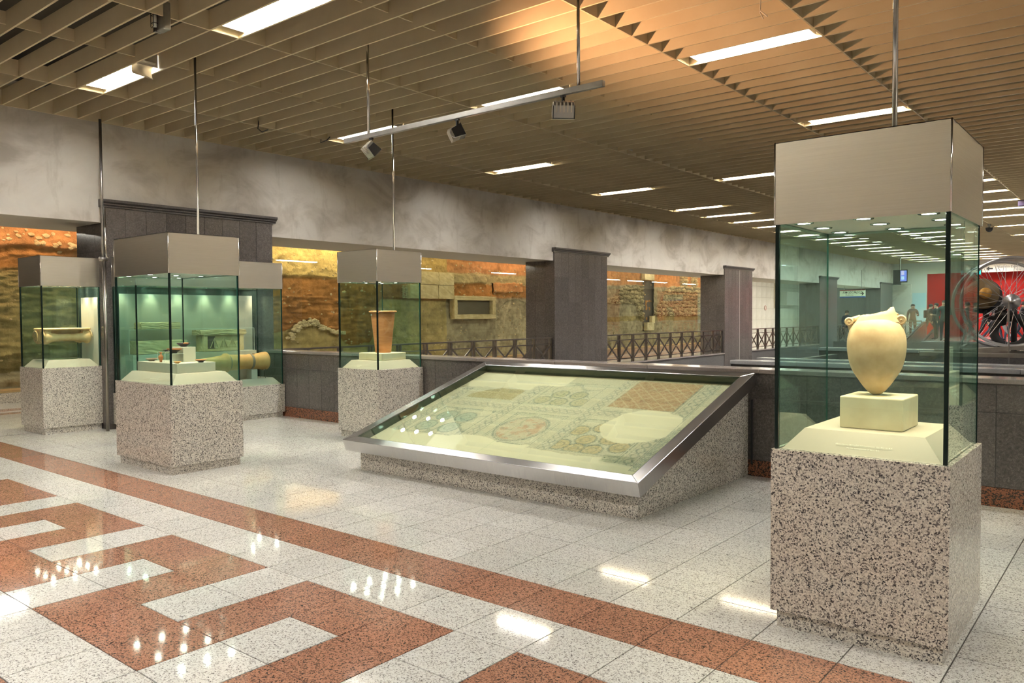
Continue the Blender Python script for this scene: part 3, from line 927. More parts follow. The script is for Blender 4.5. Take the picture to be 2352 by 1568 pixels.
# distant railing, low wall and escalator
MB().box(-11.2, -8.95, 43.4, 43.7, 0, .42).build('low_wall', M['dark_far'])
tag(bpy.data.objects['low_wall'], 'low dark wall under the distant grey railing near the escalator', 'wall', kind='structure')
t = thing('landing_railing', 'grey railing with crossed braces on a low dark wall near the escalator', 'railing', (-11.32, 43.55, .42))
MB().box(0, 2.25, -.03, .03, .70, .76).build('top_rail', M['rail'], t)
MB().box(0, 2.25, -.015, .015, .56, .60).build('middle_rail', M['rail'], t)
MB().box(0, 2.25, -.015, .015, .05, .09).build('bottom_rail', M['rail'], t)
for k in range(4): MB().box(.02 + k * .735 - .02, .02 + k * .735 + .02, -.02, .02, 0, .7).build('post', M['rail'], t)
for k in range(3):
    for s in (1, -1):
        a0, a1 = (.07, .57) if s == 1 else (.57, .07)
        MB().cyl((.04 + k * .735, 0, a0), (.04 + (k + 1) * .735 - .04, 0, a1), .018, n=6).build('brace', M['rail'], t)
t = thing('escalator', 'escalator with bright steel balustrades descending beside the stairs', 'escalator', (-8.6, 38.2, 0))
for xx, w in ((-.42, .12), (.35, .12)):
    MB().prism([(0, -.9), (5.3, .05), (5.6, .05), (5.6, 1.05), (5.1, 1.05), (0, -.05)], 'x', xx, xx + w).build('balustrade', M['steel_dull'], t)
    MB().tube([(xx + w / 2, -.02, -.02), (xx + w / 2, 5.08, 1.08), (xx + w / 2, 5.62, 1.09)], .05, 8).build('handrail', M['black'], t)
for k in range(12):
    MB().box(-.3, .35, k * .42, k * .42 + .43, -1.0, -.75 + k * .075).build('step', M['rail'], t)
st = thing('staircase', 'dark broad stone steps beside the escalator at the far landing', 'stairs', (-8.0, 37.0, 0), kind='structure')
for k in range(4):
    MB().box(0, 5.5, k * .35, 2.2, k * .075, (k + 1) * .075).build('step', M['dark_far'], st)
MB().box(.35, 9, 2.1, 6.7, 0, .3).box(-2.2, 9, 6.7, 10.3, 0, .3).build('landing', M['tile_white'], st)

# ------------------------------------------------------------------ glass display cases
HZ0, HZ1 = 1.998, 2.398
lamp_me = MB().cyl((0, 0, 0), (0, 0, .006), .030, n=20).mesh('lens', M['lamp'])
ringp = [(.030, .004), (.045, .004), (.047, 0), (.045, -.004), (.031, -.004)]
ring_me = MB().lathe([(r, z) for r, z in ringp], 24, cap=False).mesh('downlight', M['chrome'], True)
def display_case(label, x0, x1, y0, y1, pz=.892, fz=.084, rod=True, lamps=3, caption=None, foot=.026, lampsy=3, rodx=None):
    cx, cy = (x0 + x1) / 2, (y0 + y1) / 2
    hx, hy = (x1 - x0) / 2, (y1 - y0) / 2
    t = thing('display_case', label, 'display case', (cx, cy, 0))
    bevel(MB().box(-hx, hx, -hy, hy, fz, pz).build('plinth', M['granite'], t), .003)
    MB().box(-hx + foot, hx - foot, -hy + foot, hy - foot, 0, fz).build('foot', M['granite'], t)
    a = .030; dk = .105
    deck = MB().frustum((-hx + a + .012, hx - a - .012, -hy + a + .012, hy - a - .012), (-hx + .02 + dk, hx - .02 - dk, -hy + .02 + dk, hy - .02 - dk), pz, pz + .100)
    deck = deck.build('deck', M['deck'], t)
    th = .010
    mats = [2, 2, 0, 2, 0, 2]
    GM = [M['glass'], M['seal'], M['edge']]
    gx, gy = hx - .022, hy - .022
    MB().box(-gx, gx, -gy, -gy + th, pz, HZ0 + .01, mats=[2, 2, 0, 2, 0, 2]).build('glass_pane', GM, t)
    MB().box(-gx, gx, gy - th, gy, pz, HZ0 + .01, mats=[2, 2, 0, 2, 0, 2]).build('glass_pane', GM, t)
    MB().box(-gx, -gx + th, -gy + th, gy - th, pz, HZ0 + .01, mats=[2, 2, 2, 0, 2, 0]).build('glass_pane', GM, t)
    MB().box(gx - th, gx, -gy + th, gy - th, pz, HZ0 + .01, mats=[2, 2, 2, 0, 2, 0]).build('glass_pane', GM, t)
    s = .0095
    for sx in (-1, 1):
        for sy in (-1, 1):
            s = .0095 if sy < 0 else (.0035 if x0 > -2 else .006)
            q = MB().box(sx * gx - s, sx * gx + s, sy * gy - s, sy * gy + s, pz, HZ0 + .01)
            bevel(q.build('corner_seal', M['seal'], t), .004)
    # hood: steel box with a pale underside carrying the lamps
    hx2, hy2 = hx - .010, hy - .010
    hood = MB().box(-hx2, hx2, -hy2, -hy2 + .004, HZ0, HZ1).box(-hx2, hx2, hy2 - .004, hy2, HZ0, HZ1)
    hood.box(-hx2, -hx2 + .004, -hy2, hy2, HZ0, HZ1).box(hx2 - .004, hx2, -hy2, hy2, HZ0, HZ1).box(-hx2, hx2, -hy2, hy2, HZ1 - .004, HZ1)
    hb = hood.build('hood', M['steel'], t)
    for sx in (-1, 1):
        for sy in (-1, 1):
            MB().cyl((sx * (hx2 - .001), sy * (hy2 - .001), HZ0), (sx * (hx2 - .001), sy * (hy2 - .001), HZ1), .0045, n=8).build('hood_edge', M['chrome'], hb, True)
    MB().box(-hx2 + .004, hx2 - .004, -hy2 + .004, hy2 - .004, HZ0 + .012, HZ0 + .02).build('lamp_panel', M['white_wall'], t)
    for ix in range(lamps):
        for iy in range(lampsy):
            fx = 0 if lamps == 1 else (ix / (lamps - 1) - .5) * 2
            fy = 0 if lampsy == 1 else (iy / (lampsy - 1) - .5) * 2
            px_, py_ = fx * (hx - .118), fy * (hy - .115)
            d = link('downlight', ring_me, t, (px_, py_, HZ0 + .010))
            link('lens', lamp_me, d, (0, 0, -.002))
            ld = bpy.data.lights.new('halogen', 'SPOT')
            ld.energy = HALOGEN_W * (9.0 / (lamps * lampsy)) ; ld.color = (1, .74, .50); ld.spot_size = math.radians(78); ld.spot_blend = .8; ld.shadow_soft_size = .028
            lo = link('halogen', ld, d, (0, 0, -.02))
    if rod:
        rx, ry = 0, hy - .135
        MB().cyl((rx, ry, HZ1), (rx, ry, CZ + .14), .0135, n=12).build('hanging_rod', M['chrome'], t, True)
    return t, deck

def slope_matrix(xc, hy, w0, z, dk, pz):
    pass

amph_case, amph_deck = display_case('tall glass case with granite plinth in the foreground holding the marble amphora', -1.474, -.681, 3.835, 4.640)
ves_case, ves_deck = display_case('long glass case with granite plinth holding tiered small pottery vessels', -8.672, -7.485, 3.862, 4.652)
pot_case, pot_deck = display_case('glass case with granite plinth holding the tall terracotta pot against the parapet', -8.273, -7.487, 6.530, 7.315)
cap_case, cap_deck = display_case('glass case with granite plinth at the far left holding the marble capital', -12.260, -11.475, 4.165, 4.952, rod=False)
wide_case, wide_deck = display_case('wide low-plinthed glass case against the pillar holding the clay pipe and stone blocks', -11.30, -10.585, 5.00, 7.318, pz=.513, fz=.075, rod=False, lamps=2, lampsy=6)
side_case, side_deck = display_case('glass case beyond the right edge mirrored in the side pane of the amphora case', -.35, .70, 6.40, 7.31)

# printed captions on the sloped deck fronts (local frame of the deck = frame of the case)
def front_slope(hy, pz=.892):
    y0 = -hy + .042; y1 = -hy + .125
    ang = math.atan2(.100, y1 - y0)
    return y0, ang
def caption_on_front(deck, hy, xoff, lines, size, frac=.5, pz=.892, rule=True):
    y0, ang = front_slope(hy)
    L_ = math.hypot(.083, .1)
    base = Matrix.Translation((xoff, y0, pz)) @ Matrix.Rotation(ang, 4, 'X')
    for k, (s, v) in enumerate(lines):
        text('caption', s, M['caption'], deck, size, base @ Matrix.Translation((0, v, .0012)), 'CENTER', .0002)
caption_on_front(amph_deck, .4025, .02, [('Μαρμάρινη επιτύμβια λουτροφόρος του 4ου αι. π.Χ.', .052), ('Marble loutrophoros of 4th c. B.C.', .034)], .0105)
y0, ang = front_slope(.4025)
o = MB().box(-.125, .125, .0475, .0483, .0008, .0014).build('caption_rule', M['caption'], amph_deck)
o.matrix_local = Matrix.Translation((.02, y0, .892)) @ Matrix.Rotation(ang, 4, 'X')
caption_on_front(ves_deck, .395, .12, [('Αγγεία από ταφές του 4ου αι. π.Χ.', .05), ('Vases from graves of the 4th c. B.C.', .032)], .0105)
caption_on_front(pot_deck, .3925, -.05, [('Πήλινος κάλαθος', .05), ('Clay kalathos', .032)], .0105)

# ------------------------------------------------------------------ what the cases hold
def stone_block(label, x0, x1, y0, y1, z0, z1, mat, name='display_block', bev=.006):
    o = MB().box(-(x1 - x0) / 2, (x1 - x0) / 2, -(y1 - y0) / 2, (y1 - y0) / 2, 0, z1 - z0).build(name, mat, None, loc=((x0 + x1) / 2, (y0 + y1) / 2, z0))
    bevel(o, bev)
    return tag(o, label, 'block')
M['limeblock'] = noisy('cream_limestone', (.66, .56, .36), (.78, .69, .47), 6, .55, bump=.1)
M['marble_old'] = noisy('weathered_marble', (.48, .29, .135), (.80, .575, .335), 4.5, .6, bump=.35, detail=10, lo=.30, hi=.68)
M['terracotta'] = noisy('terracotta', (.46, .165, .055), (.62, .26, .10), 4, .65, stretch=(1, 1, 7), bump=.15)
M['clay'] = noisy('pale_clay', (.55, .27, .08), (.70, .40, .14), 5, .7, bump=.2)
M['greyclay'] = noisy('grey_clay', (.15, .115, .085), (.26, .20, .14), 8, .6)
M['blackglaze'] = noisy('black_glaze', (.022, .018, .02), (.06, .045, .045), 9, .3)
M['marble_cap'] = noisy('yellow_marble', (.62, .38, .16), (.80, .56, .28), 7, .6, bump=.3)
DZ = .9932
# amphora
stone_block('cream stone block under the marble amphora', -1.217, -.925, 4.075, 4.385, DZ, 1.150, M['limeblock'])
AX, AY = -1.089, 4.237
t = thing('amphora', 'pale egg-shaped marble amphora with broken neck and scroll handles', 'amphora', (AX, AY, 1.150))
prof = [(0, 0), (.012, .0005), (.020, .003), (.036, .014), (.050, .029), (.061, .043), (.073, .060), (.082, .075), (.093, .091), (.103, .107), (.111, .122), (.118, .138), (.123, .153), (.1275, .169), (.131, .185), (.1335, .201), (.1355, .217), (.1368, .233), (.1372, .249), (.1370, .264), (.1358, .280), (.1337, .295), (.1302, .310), (.1255, .325), (.1190, .341), (.1100, .355), (.0990, .367), (.0850, .378), (.0680, .386), (.0480, .391), (.02, .394), (0, .3945)]
MB().lathe([(max(r, .0005), z) for r, z in prof], 56, cap=False).build('body', M['marble_old'], t, True)
rv = Vector((.969, .247, 0)); av = Vector((.247, -.969, 0)); zv = Vector((0, 0, 1))
# stump of the broken neck: ragged ring, high on one side
bm = MB(); n = 48; vs = []
def rim(th):
    c = math.cos(th)
    return .399 + .012 * (c + 1) + .016 * max(0, c) ** 3 + .0022 * math.sin(5 * th + 1) + .0015 * math.sin(11 * th)
rings = ((.099, 'a'), (.090, 'b'), (.080, 'c'), (.072, 't'), (.056, 't2'), (.050, 'd'))
for rr, kd in rings:
    for i in range(n):
        th = 2 * math.pi * i / n
        h = rim(th)
        r_ = rr * (1 + .03 * math.sin(4 * th))
        base = .372 if kd == 'a' else .382
        z = {'a': .366, 'b': .377 + .25 * (h - .399), 'c': .390 + .6 * (h - .399), 't': h, 't2': h - .003, 'd': .392}[kd]
        vs.append(rv * (r_ * 1.06 * math.cos(th)) + av * (r_ * .9 * math.sin(th)) + zv * z)
fs = [(k * n + i, k * n + (i + 1) % n, (k + 1) * n + (i + 1) % n, (k + 1) * n + i) for k in range(len(rings) - 1) for i in range(n)]
bm.add(vs, fs).build('neck', M['marble_old'], t, True)
for sgn, zc, R in ((-1, .3695, .0215), (1, .377, .0250)):
    c = rv * (sgn * (.127 if sgn < 0 else .110)) + zv * zc + av * .012
    d = MB()
    d.lathe([(.001, .022), (R * .18, .022), (R * .22, .017), (R * .60, .0165), (R * .66, .020), (R * .80, .020), (R * .86, .016), (R, .012), (R * 1.02, -.010), (R * .9, -.02), (.001, -.022)], 28, c, (rv, zv, av))
    d.lathe([(.0005, .026), (R * .13, .025), (R * .16, .021)], 14, c, (rv, zv, av))
    # volute stem joining disc to shoulder and neck
    pts = [c + rv * (-sgn * .008) + zv * (-R * .8), rv * (sgn * .112) + zv * .345 + av * .005]
    d.tube([c + rv * (-sgn * R * .4) + zv * (R * .35), c + rv * (-sgn * R * 1.1) + zv * (R * .5), rv * (sgn * .088) + zv * (.385 if sgn < 0 else .398), rv * (sgn * .072) + zv * (.392 if sgn < 0 else .412)], [.013, .014, .015, .012], 10)
    d.tube([c + zv * (-R * .3) - av * .004, c + zv * (-R * 1.0) - rv * (sgn * .006) - av * .006, rv * (sgn * .118) + zv * (zc - .048)], [.015, .013, .010], 10)
    d.build('scroll_handle', M['marble_old'], t)

# pottery case: tiers
tier = stone_block('low pale grey display slab under the small vessels in the long case', -8.545, -7.70, 4.045, 4.47, DZ, 1.09, M['panel_pale'], 'display_slab', .002)
up_ = stone_block('small upright pale block behind the vessels, carrying the black cup', -8.20, -7.97, 4.26, 4.40, 1.09, 1.246, M['panel_pale'], 'display_block', .002)
def riser(label, x0, x1, y0, y1, z0, z1):
    th = .004
    t = thing('acrylic_riser', label, 'stand', ((x0 + x1) / 2, (y0 + y1) / 2, z0))
    w, d, h = (x1 - x0) / 2, (y1 - y0) / 2, z1 - z0
    MB().box(-w, w, -d, d, h - th, h).build('shelf', M['acrylic'], t)
    MB().box(-w, -w + th, -d, d, 0, h - th).build('side', M['acrylic'], t)
    MB().box(w - th, w, -d, d, 0, h - th).build('side', M['acrylic'], t)
    e = MB().box(-w, w, -d - .001, -d, h - th, h).box(-w, -w + th, -d - .001, -d, 0, h).box(w - th, w, -d - .001, -d, 0, h).box(w, w + .001, -d, d, h - th, h)
    e.build('bright_edge', plain('acrylic_edge', (.75, .80, .74), .3, emit=None), t)
    return t
riser('clear acrylic riser with the red and black bowl, in front of the upright block', -8.095, -7.93, 4.120, 4.250, 1.09, 1.185)
riser('clear acrylic riser with the flat black dish, behind the clay flask', -8.50, -8.33, 4.25, 4.36, 1.09, 1.19)
def vessel(name, label, cat, prof, mats, loc, inner=None, n=28, parts=()):
    t = thing(name, label, cat, loc, group=None)
    MB().lathe(prof, n, cap=True).build('body', mats, t, True)
    for nm, pf, m_ in parts: MB().lathe(pf, n, cap=False).build(nm, m_, t, True)
    return t
def dish_prof(R, h, foot=.5, th=.006):
    return [(R * foot, 0), (R * foot, .006), (R * foot * .95, .008), (R * .8, h * .55), (R, h), (R - th * .5, h + .002), (R - th, h - .002), (R * .75, h * .6), (R * .3, .012), (.001, .011)]
vessel('dish', 'flat dull grey dish at the left end of the pale slab', 'dish', dish_prof(.062, .030), M['greyclay'], (-8.46, 4.16, 1.09))
vessel('flask', 'small clay flask with flared lip standing beside the corner seal', 'flask', [(.012, 0), (.014, .006), (.011, .010), (.022, .036), (.026, .052), (.020, .068), (.009, .078), (.008, .092), (.017, .104), (.015, .106), (.006, .094)], M['terracotta'], (-8.165, 4.115, 1.09))
vessel('dish', 'flat black dish on the rear acrylic riser', 'dish', dish_prof(.050, .018), M['blackglaze'], (-8.40, 4.305, 1.191))
d = vessel('cup', 'black cup with a chipped red rim on top of the upright block', 'cup', dish_prof(.072, .040, .45), M['blackglaze'], (-8.09, 4.33, 1.247))
MB().tube([(.05 + .02 * math.cos(a), .035 * math.sin(a) - .01, .040) for a in np.linspace(-.9, .9, 8)], .006, 8).build('chipped_rim', M['terracotta'], d, True)
d = vessel('bowl', 'black bowl with a red rim band on the front acrylic riser', 'bowl', dish_prof(.072, .048, .42), M['blackglaze'], (-8.012, 4.183, 1.1865))
MB().lathe([(.0655, .036), (.0725, .044), (.0735, .051), (.069, .052)], 28, cap=False).build('red_band', M['terracotta'], d, True)
vessel('small_bowl', 'tiny ochre clay bowl at the front edge of the slab', 'bowl', dish_prof(.036, .018), M['clay'], (-7.79, 4.10, 1.09))
d = vessel('saucer', 'red saucer with dark underside at the right end of the slab', 'saucer', dish_prof(.055, .028, .5), M['blackglaze'], (-7.76, 4.34, 1.09))
MB().lathe([(.050, .021), (.0562, .026), (.057, .031), (.050, .031), (.03, .02)], 28, cap=False).build('red_rim', M['terracotta'], d, True)

# terracotta pot
stone_block('cream square block under the terracotta pot', -8.105, -7.655, 6.745, 7.165, DZ, 1.085, M['limeblock'])
t = thing('terracotta_pot', 'tall tapering terracotta pot with a flat spouted rim', 'pot', (-7.875, 6.965, 1.085))
pp = [(.001, 0), (.100, 0), (.103, .004), (.113, .10), (.124, .20), (.134, .30), (.145, .40), (.153, .47), (.156, .50), (.1565, .503), (.156, .506), (.158, .525)]
MB().lathe(pp + [(.150, .53), (.140, .4), (.095, .03), (.001, .03)], 48, cap=False).build('body', M['terracotta'], t, True)
# rim with a notch facing front right
bmr = MB(); n = 72; vs = []
for k, (r, z) in enumerate([(.150, .522), (.176, .528), (.182, .536), (.181, .543), (.165, .547), (.150, .545)]):
    for i in range(n):
        th = 2 * math.pi * i / n
        dth = (th - math.radians(-62) + math.pi) % (2 * math.pi) - math.pi
        dip = math.exp(-(dth / .07) ** 2)
        rr = r + (.008 * dip if r > .17 else 0); zz = z - .024 * dip
        vs.append((rr * math.cos(th), rr * math.sin(th), zz))
fs = [(k * n + i, k * n + (i + 1) % n, (k + 1) * n + (i + 1) % n, (k + 1) * n + i) for k in range(5) for i in range(n)]
bmr.add(vs, fs).build('rim', M['terracotta'], t, True)
lb = MB().box(-.022, .022, -.001, .001, -.008, .008).build('inventory_label', plain('label_white', (.75, .75, .66), .6), t)
a = math.radians(-62 - 46)
lb.location = (.1595 * math.cos(a), .1595 * math.sin(a), .495); lb.rotation_euler = (0, 0, a + math.pi / 2)
for z in (.165, .245, .33):
    pass

# marble capital on a clear stand
t = thing('capital_stand', 'clear acrylic box stand under the marble capital', 'stand', (-11.87, 4.56, DZ))
for (x0, x1, y0, y1) in ((-.14, .14, -.20, -.196), (-.14, .14, .196, .20), (-.14, -.136, -.196, .196), (.136, .14, -.196, .196)):
    MB().box(x0, x1, y0, y1, 0, .205).build('side', M['acrylic'], t)
MB().box(-.14, .14, -.20, .20, .205, .209).build('shelf', M['acrylic'], t)
MB().cyl((0, 0, 0), (0, 0, .004), .20, n=40).build('base_disc', M['acrylic'], t)
t = thing('marble_capital', 'yellowed marble column capital with scrolls and a long hollow side', 'capital', (-11.87, 4.58, 1.220))
w = MB()
def smooth_build(mb, name, mat, par): return mb.build(name, mat, par, True)
# bolster: flaring ends, axis along y
bol = [(.001, -.30), (.050, -.30), (.088, -.292), (.097, -.27), (.088, -.235), (.062, -.18), (.048, -.10), (.050, 0), (.048, .10), (.060, .18), (.085, .24), (.098, .275), (.090, .296), (.05, .302), (.001, .30)]
for sx in (-1, 1):
    MB().lathe([(r, z) for r, z in bol], 28, (sx * .115, 0, .080), (Vector((1, 0, 0)), Vector((0, 0, 1)), Vector((0, 1, 0)))).build('bolster', M['marble_cap'], t, True)
bevel(MB().box(-.20, .20, -.30, .30, .178, .204).build('abacus', M['marble_cap'], t), .010, 3)
MB().box(-.085, .085, -.27, .27, .02, .178).build('core', M['marble_cap'], t)
MB().box(-.17, .17, -.285, -.21, .10, .18).box(-.17, .17, .21, .285, .10, .18).build('volute_bridge', M['marble_cap'], t)
for sy in (-1, 1):
    for sx in (-1, 1):
        sp_ = []
        for q in range(40):
            a = q / 39 * 4.2 * math.pi; r = .085 * (1 - q / 39) + .010
            sp_.append((sx * (.115 + r * math.cos(a) * 1), sy * .306, .080 + r * math.sin(a)))
        MB().tube(sp_, .0085, 8).build('volute', M['marble_cap'], t, True)

# pale backing screen inside the capital case and the wide case
s = MB().box(0, .54, -.003, .003, 0, .96).build('backing_screen', M['panel_pale'], None, loc=(-12.06, 4.9145, .894))
tag(s, 'pale screen standing at the rear side inside the capital case', 'screen')
s = MB().box(-.003, .003, 0, 2.10, 0, 1.385).build('backing_screen', M['panel_pale'], None, loc=(-11.2625, 5.09, .515))
tag(s, 'long pale backing screen behind the stone blocks in the wide case', 'screen')
# wide case contents
WDZ = .6142
M['relief_stone'] = noisy('ochre_relief_stone', (.50, .39, .20), (.66, .54, .31), 6, .75, bump=.5)
stone_block('long pale step block on the deck of the wide case, under the stone fragments', -11.165, -10.935, 5.12, 7.05, WDZ, 1.045, M['panel_pale'], 'display_step', .003)
def rough(label, name, x0, x1, y0, y1, z0, z1, mat, cat='stone'):
    o = rough_block(name, y0 - (y0 + y1) / 2, y1 - (y0 + y1) / 2, 0, z1 - z0, x0 - (x0 + x1) / 2, x1 - (x0 + x1) / 2, mat, None)
    o.location = ((x0 + x1) / 2, (y0 + y1) / 2, z0)
    return tag(o, label, cat)
rough('lower long stone block with a hollow end in the wide case', 'stone_fragment', -11.16, -10.95, 5.18, 5.91, 1.052, 1.235, M['relief_stone'])
rough('upper thin stone block on the clear shelf of the wide case', 'stone_fragment', -11.16, -10.95, 5.25, 5.82, 1.40, 1.492, M['relief_stone'])
t = thing('acrylic_shelf', 'long clear acrylic bridge shelf inside the wide case', 'stand', (-11.08, 5.08, 1.047))
MB().box(-.12, .12, 0, 1.95, .343, .349).build('shelf', M['acrylic'], t)
for yy in (0, .84, 1.25, 1.944): MB().box(-.12, .12, yy, yy + .006, 0, .343).build('side', M['acrylic'], t)
MB().box(.12, .121, 0, 1.95, .343, .349).box(.12, .121, 0, .006, 0, .349).box(.12, .121, 1.944, 1.95, 0, .349).build('bright_edge', plain('shelf_edge', (.75, .80, .70), .3), t)
t = thing('stone_chest', 'small carved stone chest with projecting lid and triangular carved front', 'chest', (-11.08, 6.51, 1.053))
rough_me = lambda nm, a: None
o = rough_block('body', -.33, .33, 0, .245, -.10, .10, M['relief_stone'], t)
o = rough_block('lid', -.375, .375, .245, .315, -.13, .13, M['relief_stone'], t)
for (ya, yb, za, zb) in ((-.33, -.27, 0, .245), (.27, .33, 0, .245), (-.27, .27, 0, .03)):
    MB().box(.09, .125, ya, yb, za, zb).build('raised_border', M['relief_stone'], t)
for k in range(3):
    yc = -.15 + k * .15
    MB().tube([(.107, yc - .07, .05), (.107, yc, .20), (.107, yc + .07, .05)], .009, 6).tube([(.107, yc, .05), (.107, yc, .20)], .008, 6).build('carved_ray', M['relief_stone'], t)
MB().box(.09, .112, -.26, -.14, .04, .225).build('dark_panel', plain('chest_dark', (.07, .055, .035), .8), t)
# clay pipe lying along the front of the wide case
t = thing('clay_pipe', 'large ribbed clay water pipe lying on two small stands', 'pipe', (-10.775, 5.91, .880))
pp = [(.001, 0), (.058, 0), (.070, .02), (.082, .16), (.096, .30), (.112, .44), (.118, .48), (.142, .495), (.142, .525), (.118, .54), (.120, .56), (.118, .62), (.112, .80), (.108, .86), (.116, .90), (.117, .915), (.112, .93), (.118, 1.0), (.128, 1.08), (.138, 1.15), (.140, 1.19), (.118, 1.195), (.10, 1.1), (.10, .6), (.001, .6)]
MB().lathe(pp, 40, (0, 0, 0), (Vector((1, 0, 0)), Vector((0, 0, 1)), Vector((0, 1, 0))), cap=False).build('body', M['clay'], t, True)
for y_, r_ in ((.545, .119), (.915, .1172), (.935, .1128)):
    MB().lathe([(r_, -.012), (r_ + .003, -.006), (r_ + .003, .006), (r_, .012)], 36, (0, y_, 0), (Vector((1, 0, 0)), Vector((0, 0, 1)), Vector((0, 1, 0))), cap=False).build('dark_band', M['greyclay'], t, True)
MB().cyl((.02, .97, .117), (.02, .97, .1215), .022, n=10).build('chip', M['greyclay'], t)
for y_ in (.25, .95):
    q = MB().prism([(-.07, 0), (.07, 0), (.07, .14), (.04, .145 if y_ > .5 else .160), (-.04, .145 if y_ > .5 else .160), (-.07, .14)], 'y', -.05, .05).build('pipe_rest', M['panel_pale'], None, loc=(-10.775, 5.91 + y_, WDZ + .0005))
    tag(q, 'small pale rest under the %s end of the clay pipe' % ('flanged wide' if y_ > .5 else 'narrow'), 'stand')
t = thing('wire_support', 'thin wire supports holding up the wide mouth of the clay pipe', 'stand', (-10.775, 7.05, WDZ))
for x in (-.07, .07): MB().cyl((x, 0, 0), (x, 0, .14), .004, n=6).build('wire', M['chrome'], t)
MB().tube([(-.07, 0, .14), (0, 0, .116), (.07, 0, .14)], .004, 6).build('cradle', M['chrome'], t)

# contents of the case seen mirrored
stone_block('broad pale slab in the mirrored case', -.20, .50, 6.55, 7.15, DZ, 1.10, M['panel_pale'], 'display_slab', .003)
stone_block('pale square block on the slab in the mirrored case', -.16, .12, 6.78, 7.08, 1.10, 1.29, M['panel_pale'], 'display_block', .003)
for k, (x, y, z, lab) in enumerate(((-.05, 6.62, 1.10, 'clay loaf-shaped idol at the front of the mirrored slab'), (.28, 6.75, 1.10, 'clay loaf-shaped idol behind on the mirrored slab'), (-.02, 6.93, 1.29, 'clay loaf-shaped idol on top of the mirrored block'))):
    t = thing('clay_loaf', lab, 'idol', (x, y, z))
    MB().lathe([(.001, -.09), (.02, -.085), (.033, -.05), (.036, 0), (.033, .05), (.02, .085), (.001, .09)], 20, (0, 0, .030), (Vector((0, 1, 0)), Vector((0, 0, .85)), Vector((1, 0, 0))), cap=False).build('body', M['clay'], t, True)
    for q in (-.03, 0, .03): MB().cyl((q, -.0315, .035), (q, -.036, .035), .006, n=8).build('pierced_dot', M['blackglaze'], t)
t = thing('clay_bell', 'orange clay bell-shaped figure hung high in the mirrored case', 'figurine', (.30, 6.95, 1.10))
MB().lathe([(.001, .34), (.03, .34), (.045, .33), (.06, .25), (.10, .17), (.11, .15), (.02, .155), (.001, .155)], 24, cap=False).build('body', M['terracotta'], t, True)
MB().cyl((0, 0, 0), (0, 0, .155), .008, n=8).build('stem', M['chrome'], t)
# temple emblem on the mirrored case's deck front and side
emb = MB()
tag(side_case)
hy = .455; y0 = -hy + .042; ang = math.atan2(.1, .083)
for nm, (a0, a1, b0, b1) in {'top': (-.10, .10, .100, .112), 'base': (-.12, .12, .018, .024), 'column_a': (-.075, -.045, .026, .085), 'column_b': (.035, .065, .026, .085), 'cross': (-.10, .10, .078, .083)}.items():
    emb.box(a0, a1, b0, b1, .0006, .0016)
for q in range(6): emb.box(-.025 + q * .009, -.021 + q * .009, .026, .078, .0006, .0012)
o = emb.build('temple_emblem', M['caption'], side_deck)
o.matrix_local = Matrix.Translation((-.15, y0, .892)) @ Matrix.Rotation(ang, 4, 'X')
o2 = link('temple_emblem', o.data, side_deck)
o2.matrix_local = Matrix.Rotation(-math.pi / 2, 4, 'Z') @ Matrix.Translation((.18, -.525 + .042, .892)) @ Matrix.Rotation(ang, 4, 'X')

# ------------------------------------------------------------------ mosaic table
t = thing('mosaic_table', 'big sloping steel framed glass table with an ancient floor mosaic on a granite base', 'display table', (-4.645, 5.06, .32))
SL = math.atan2(.68, 2.19)
TM = Matrix.Rotation(SL, 4, 'X')
def tl(o): o.matrix_local = TM; return o
LW, LV = 1.705, 2.293
IN = .105
fr = MB()
# mitred frame bars in the tilted plane
o_ = [(-LW, 0), (LW, 0), (LW, LV), (-LW, LV)]
i_ = [(-LW + IN, IN), (LW - IN, IN), (LW - IN, LV - IN), (-LW + IN, LV - IN)]
for k in range(4):
    a, b2 = k, (k + 1) % 4
    q = MB().prism([o_[a], o_[b2], i_[b2], i_[a]], 'z', -.122, 0)
    bevel(tl(q.build('frame_bar', M['steel_frame'], t)), .004, 2)
# inner dark liner
il = MB().box(-LW + IN, LW - IN, IN, IN + .006, -.121, -.004).box(-LW + IN, LW - IN, LV - IN - .006, LV - IN, -.121, -.004)
il.box(-LW + IN, -LW + IN + .006, IN, LV - IN, -.121, -.004).box(LW - IN - .006, LW - IN, IN, LV - IN, -.121, -.004).box(-LW + IN, LW - IN, IN, LV - IN, -.122, -.118)
tl(il.build('liner', plain('liner_green', (.05, .065, .045), .4), t))
gp_ = MB()
gx = LW - IN - .002
for k in range(2):
    a0 = -gx + k * gx
    q = MB().box(a0 + .001, a0 + gx - .001, IN + .002, LV - IN - .002, -.014, -.006)
    tl(q.build('glass_pane', M['glass_top'], t))
# base
base = MB()
Lx0, Lx1 = -6.258 + 4.645, -3.035 + 4.645
def zt(yy): return .32 + (yy - 5.06) * .68 / 2.19 - .128 - .32
for (xa, xb) in ((Lx0, -.018), (-.015, Lx1)):
    q = MB().prism([(5.215 - 5.06, -.32), (7.318 - 5.06, -.32), (7.318 - 5.06, zt(7.318)), (5.215 - 5.06, zt(5.215))], 'x', xa, xb)
    bevel(q.build('granite_base', M['granite'], t), .003)
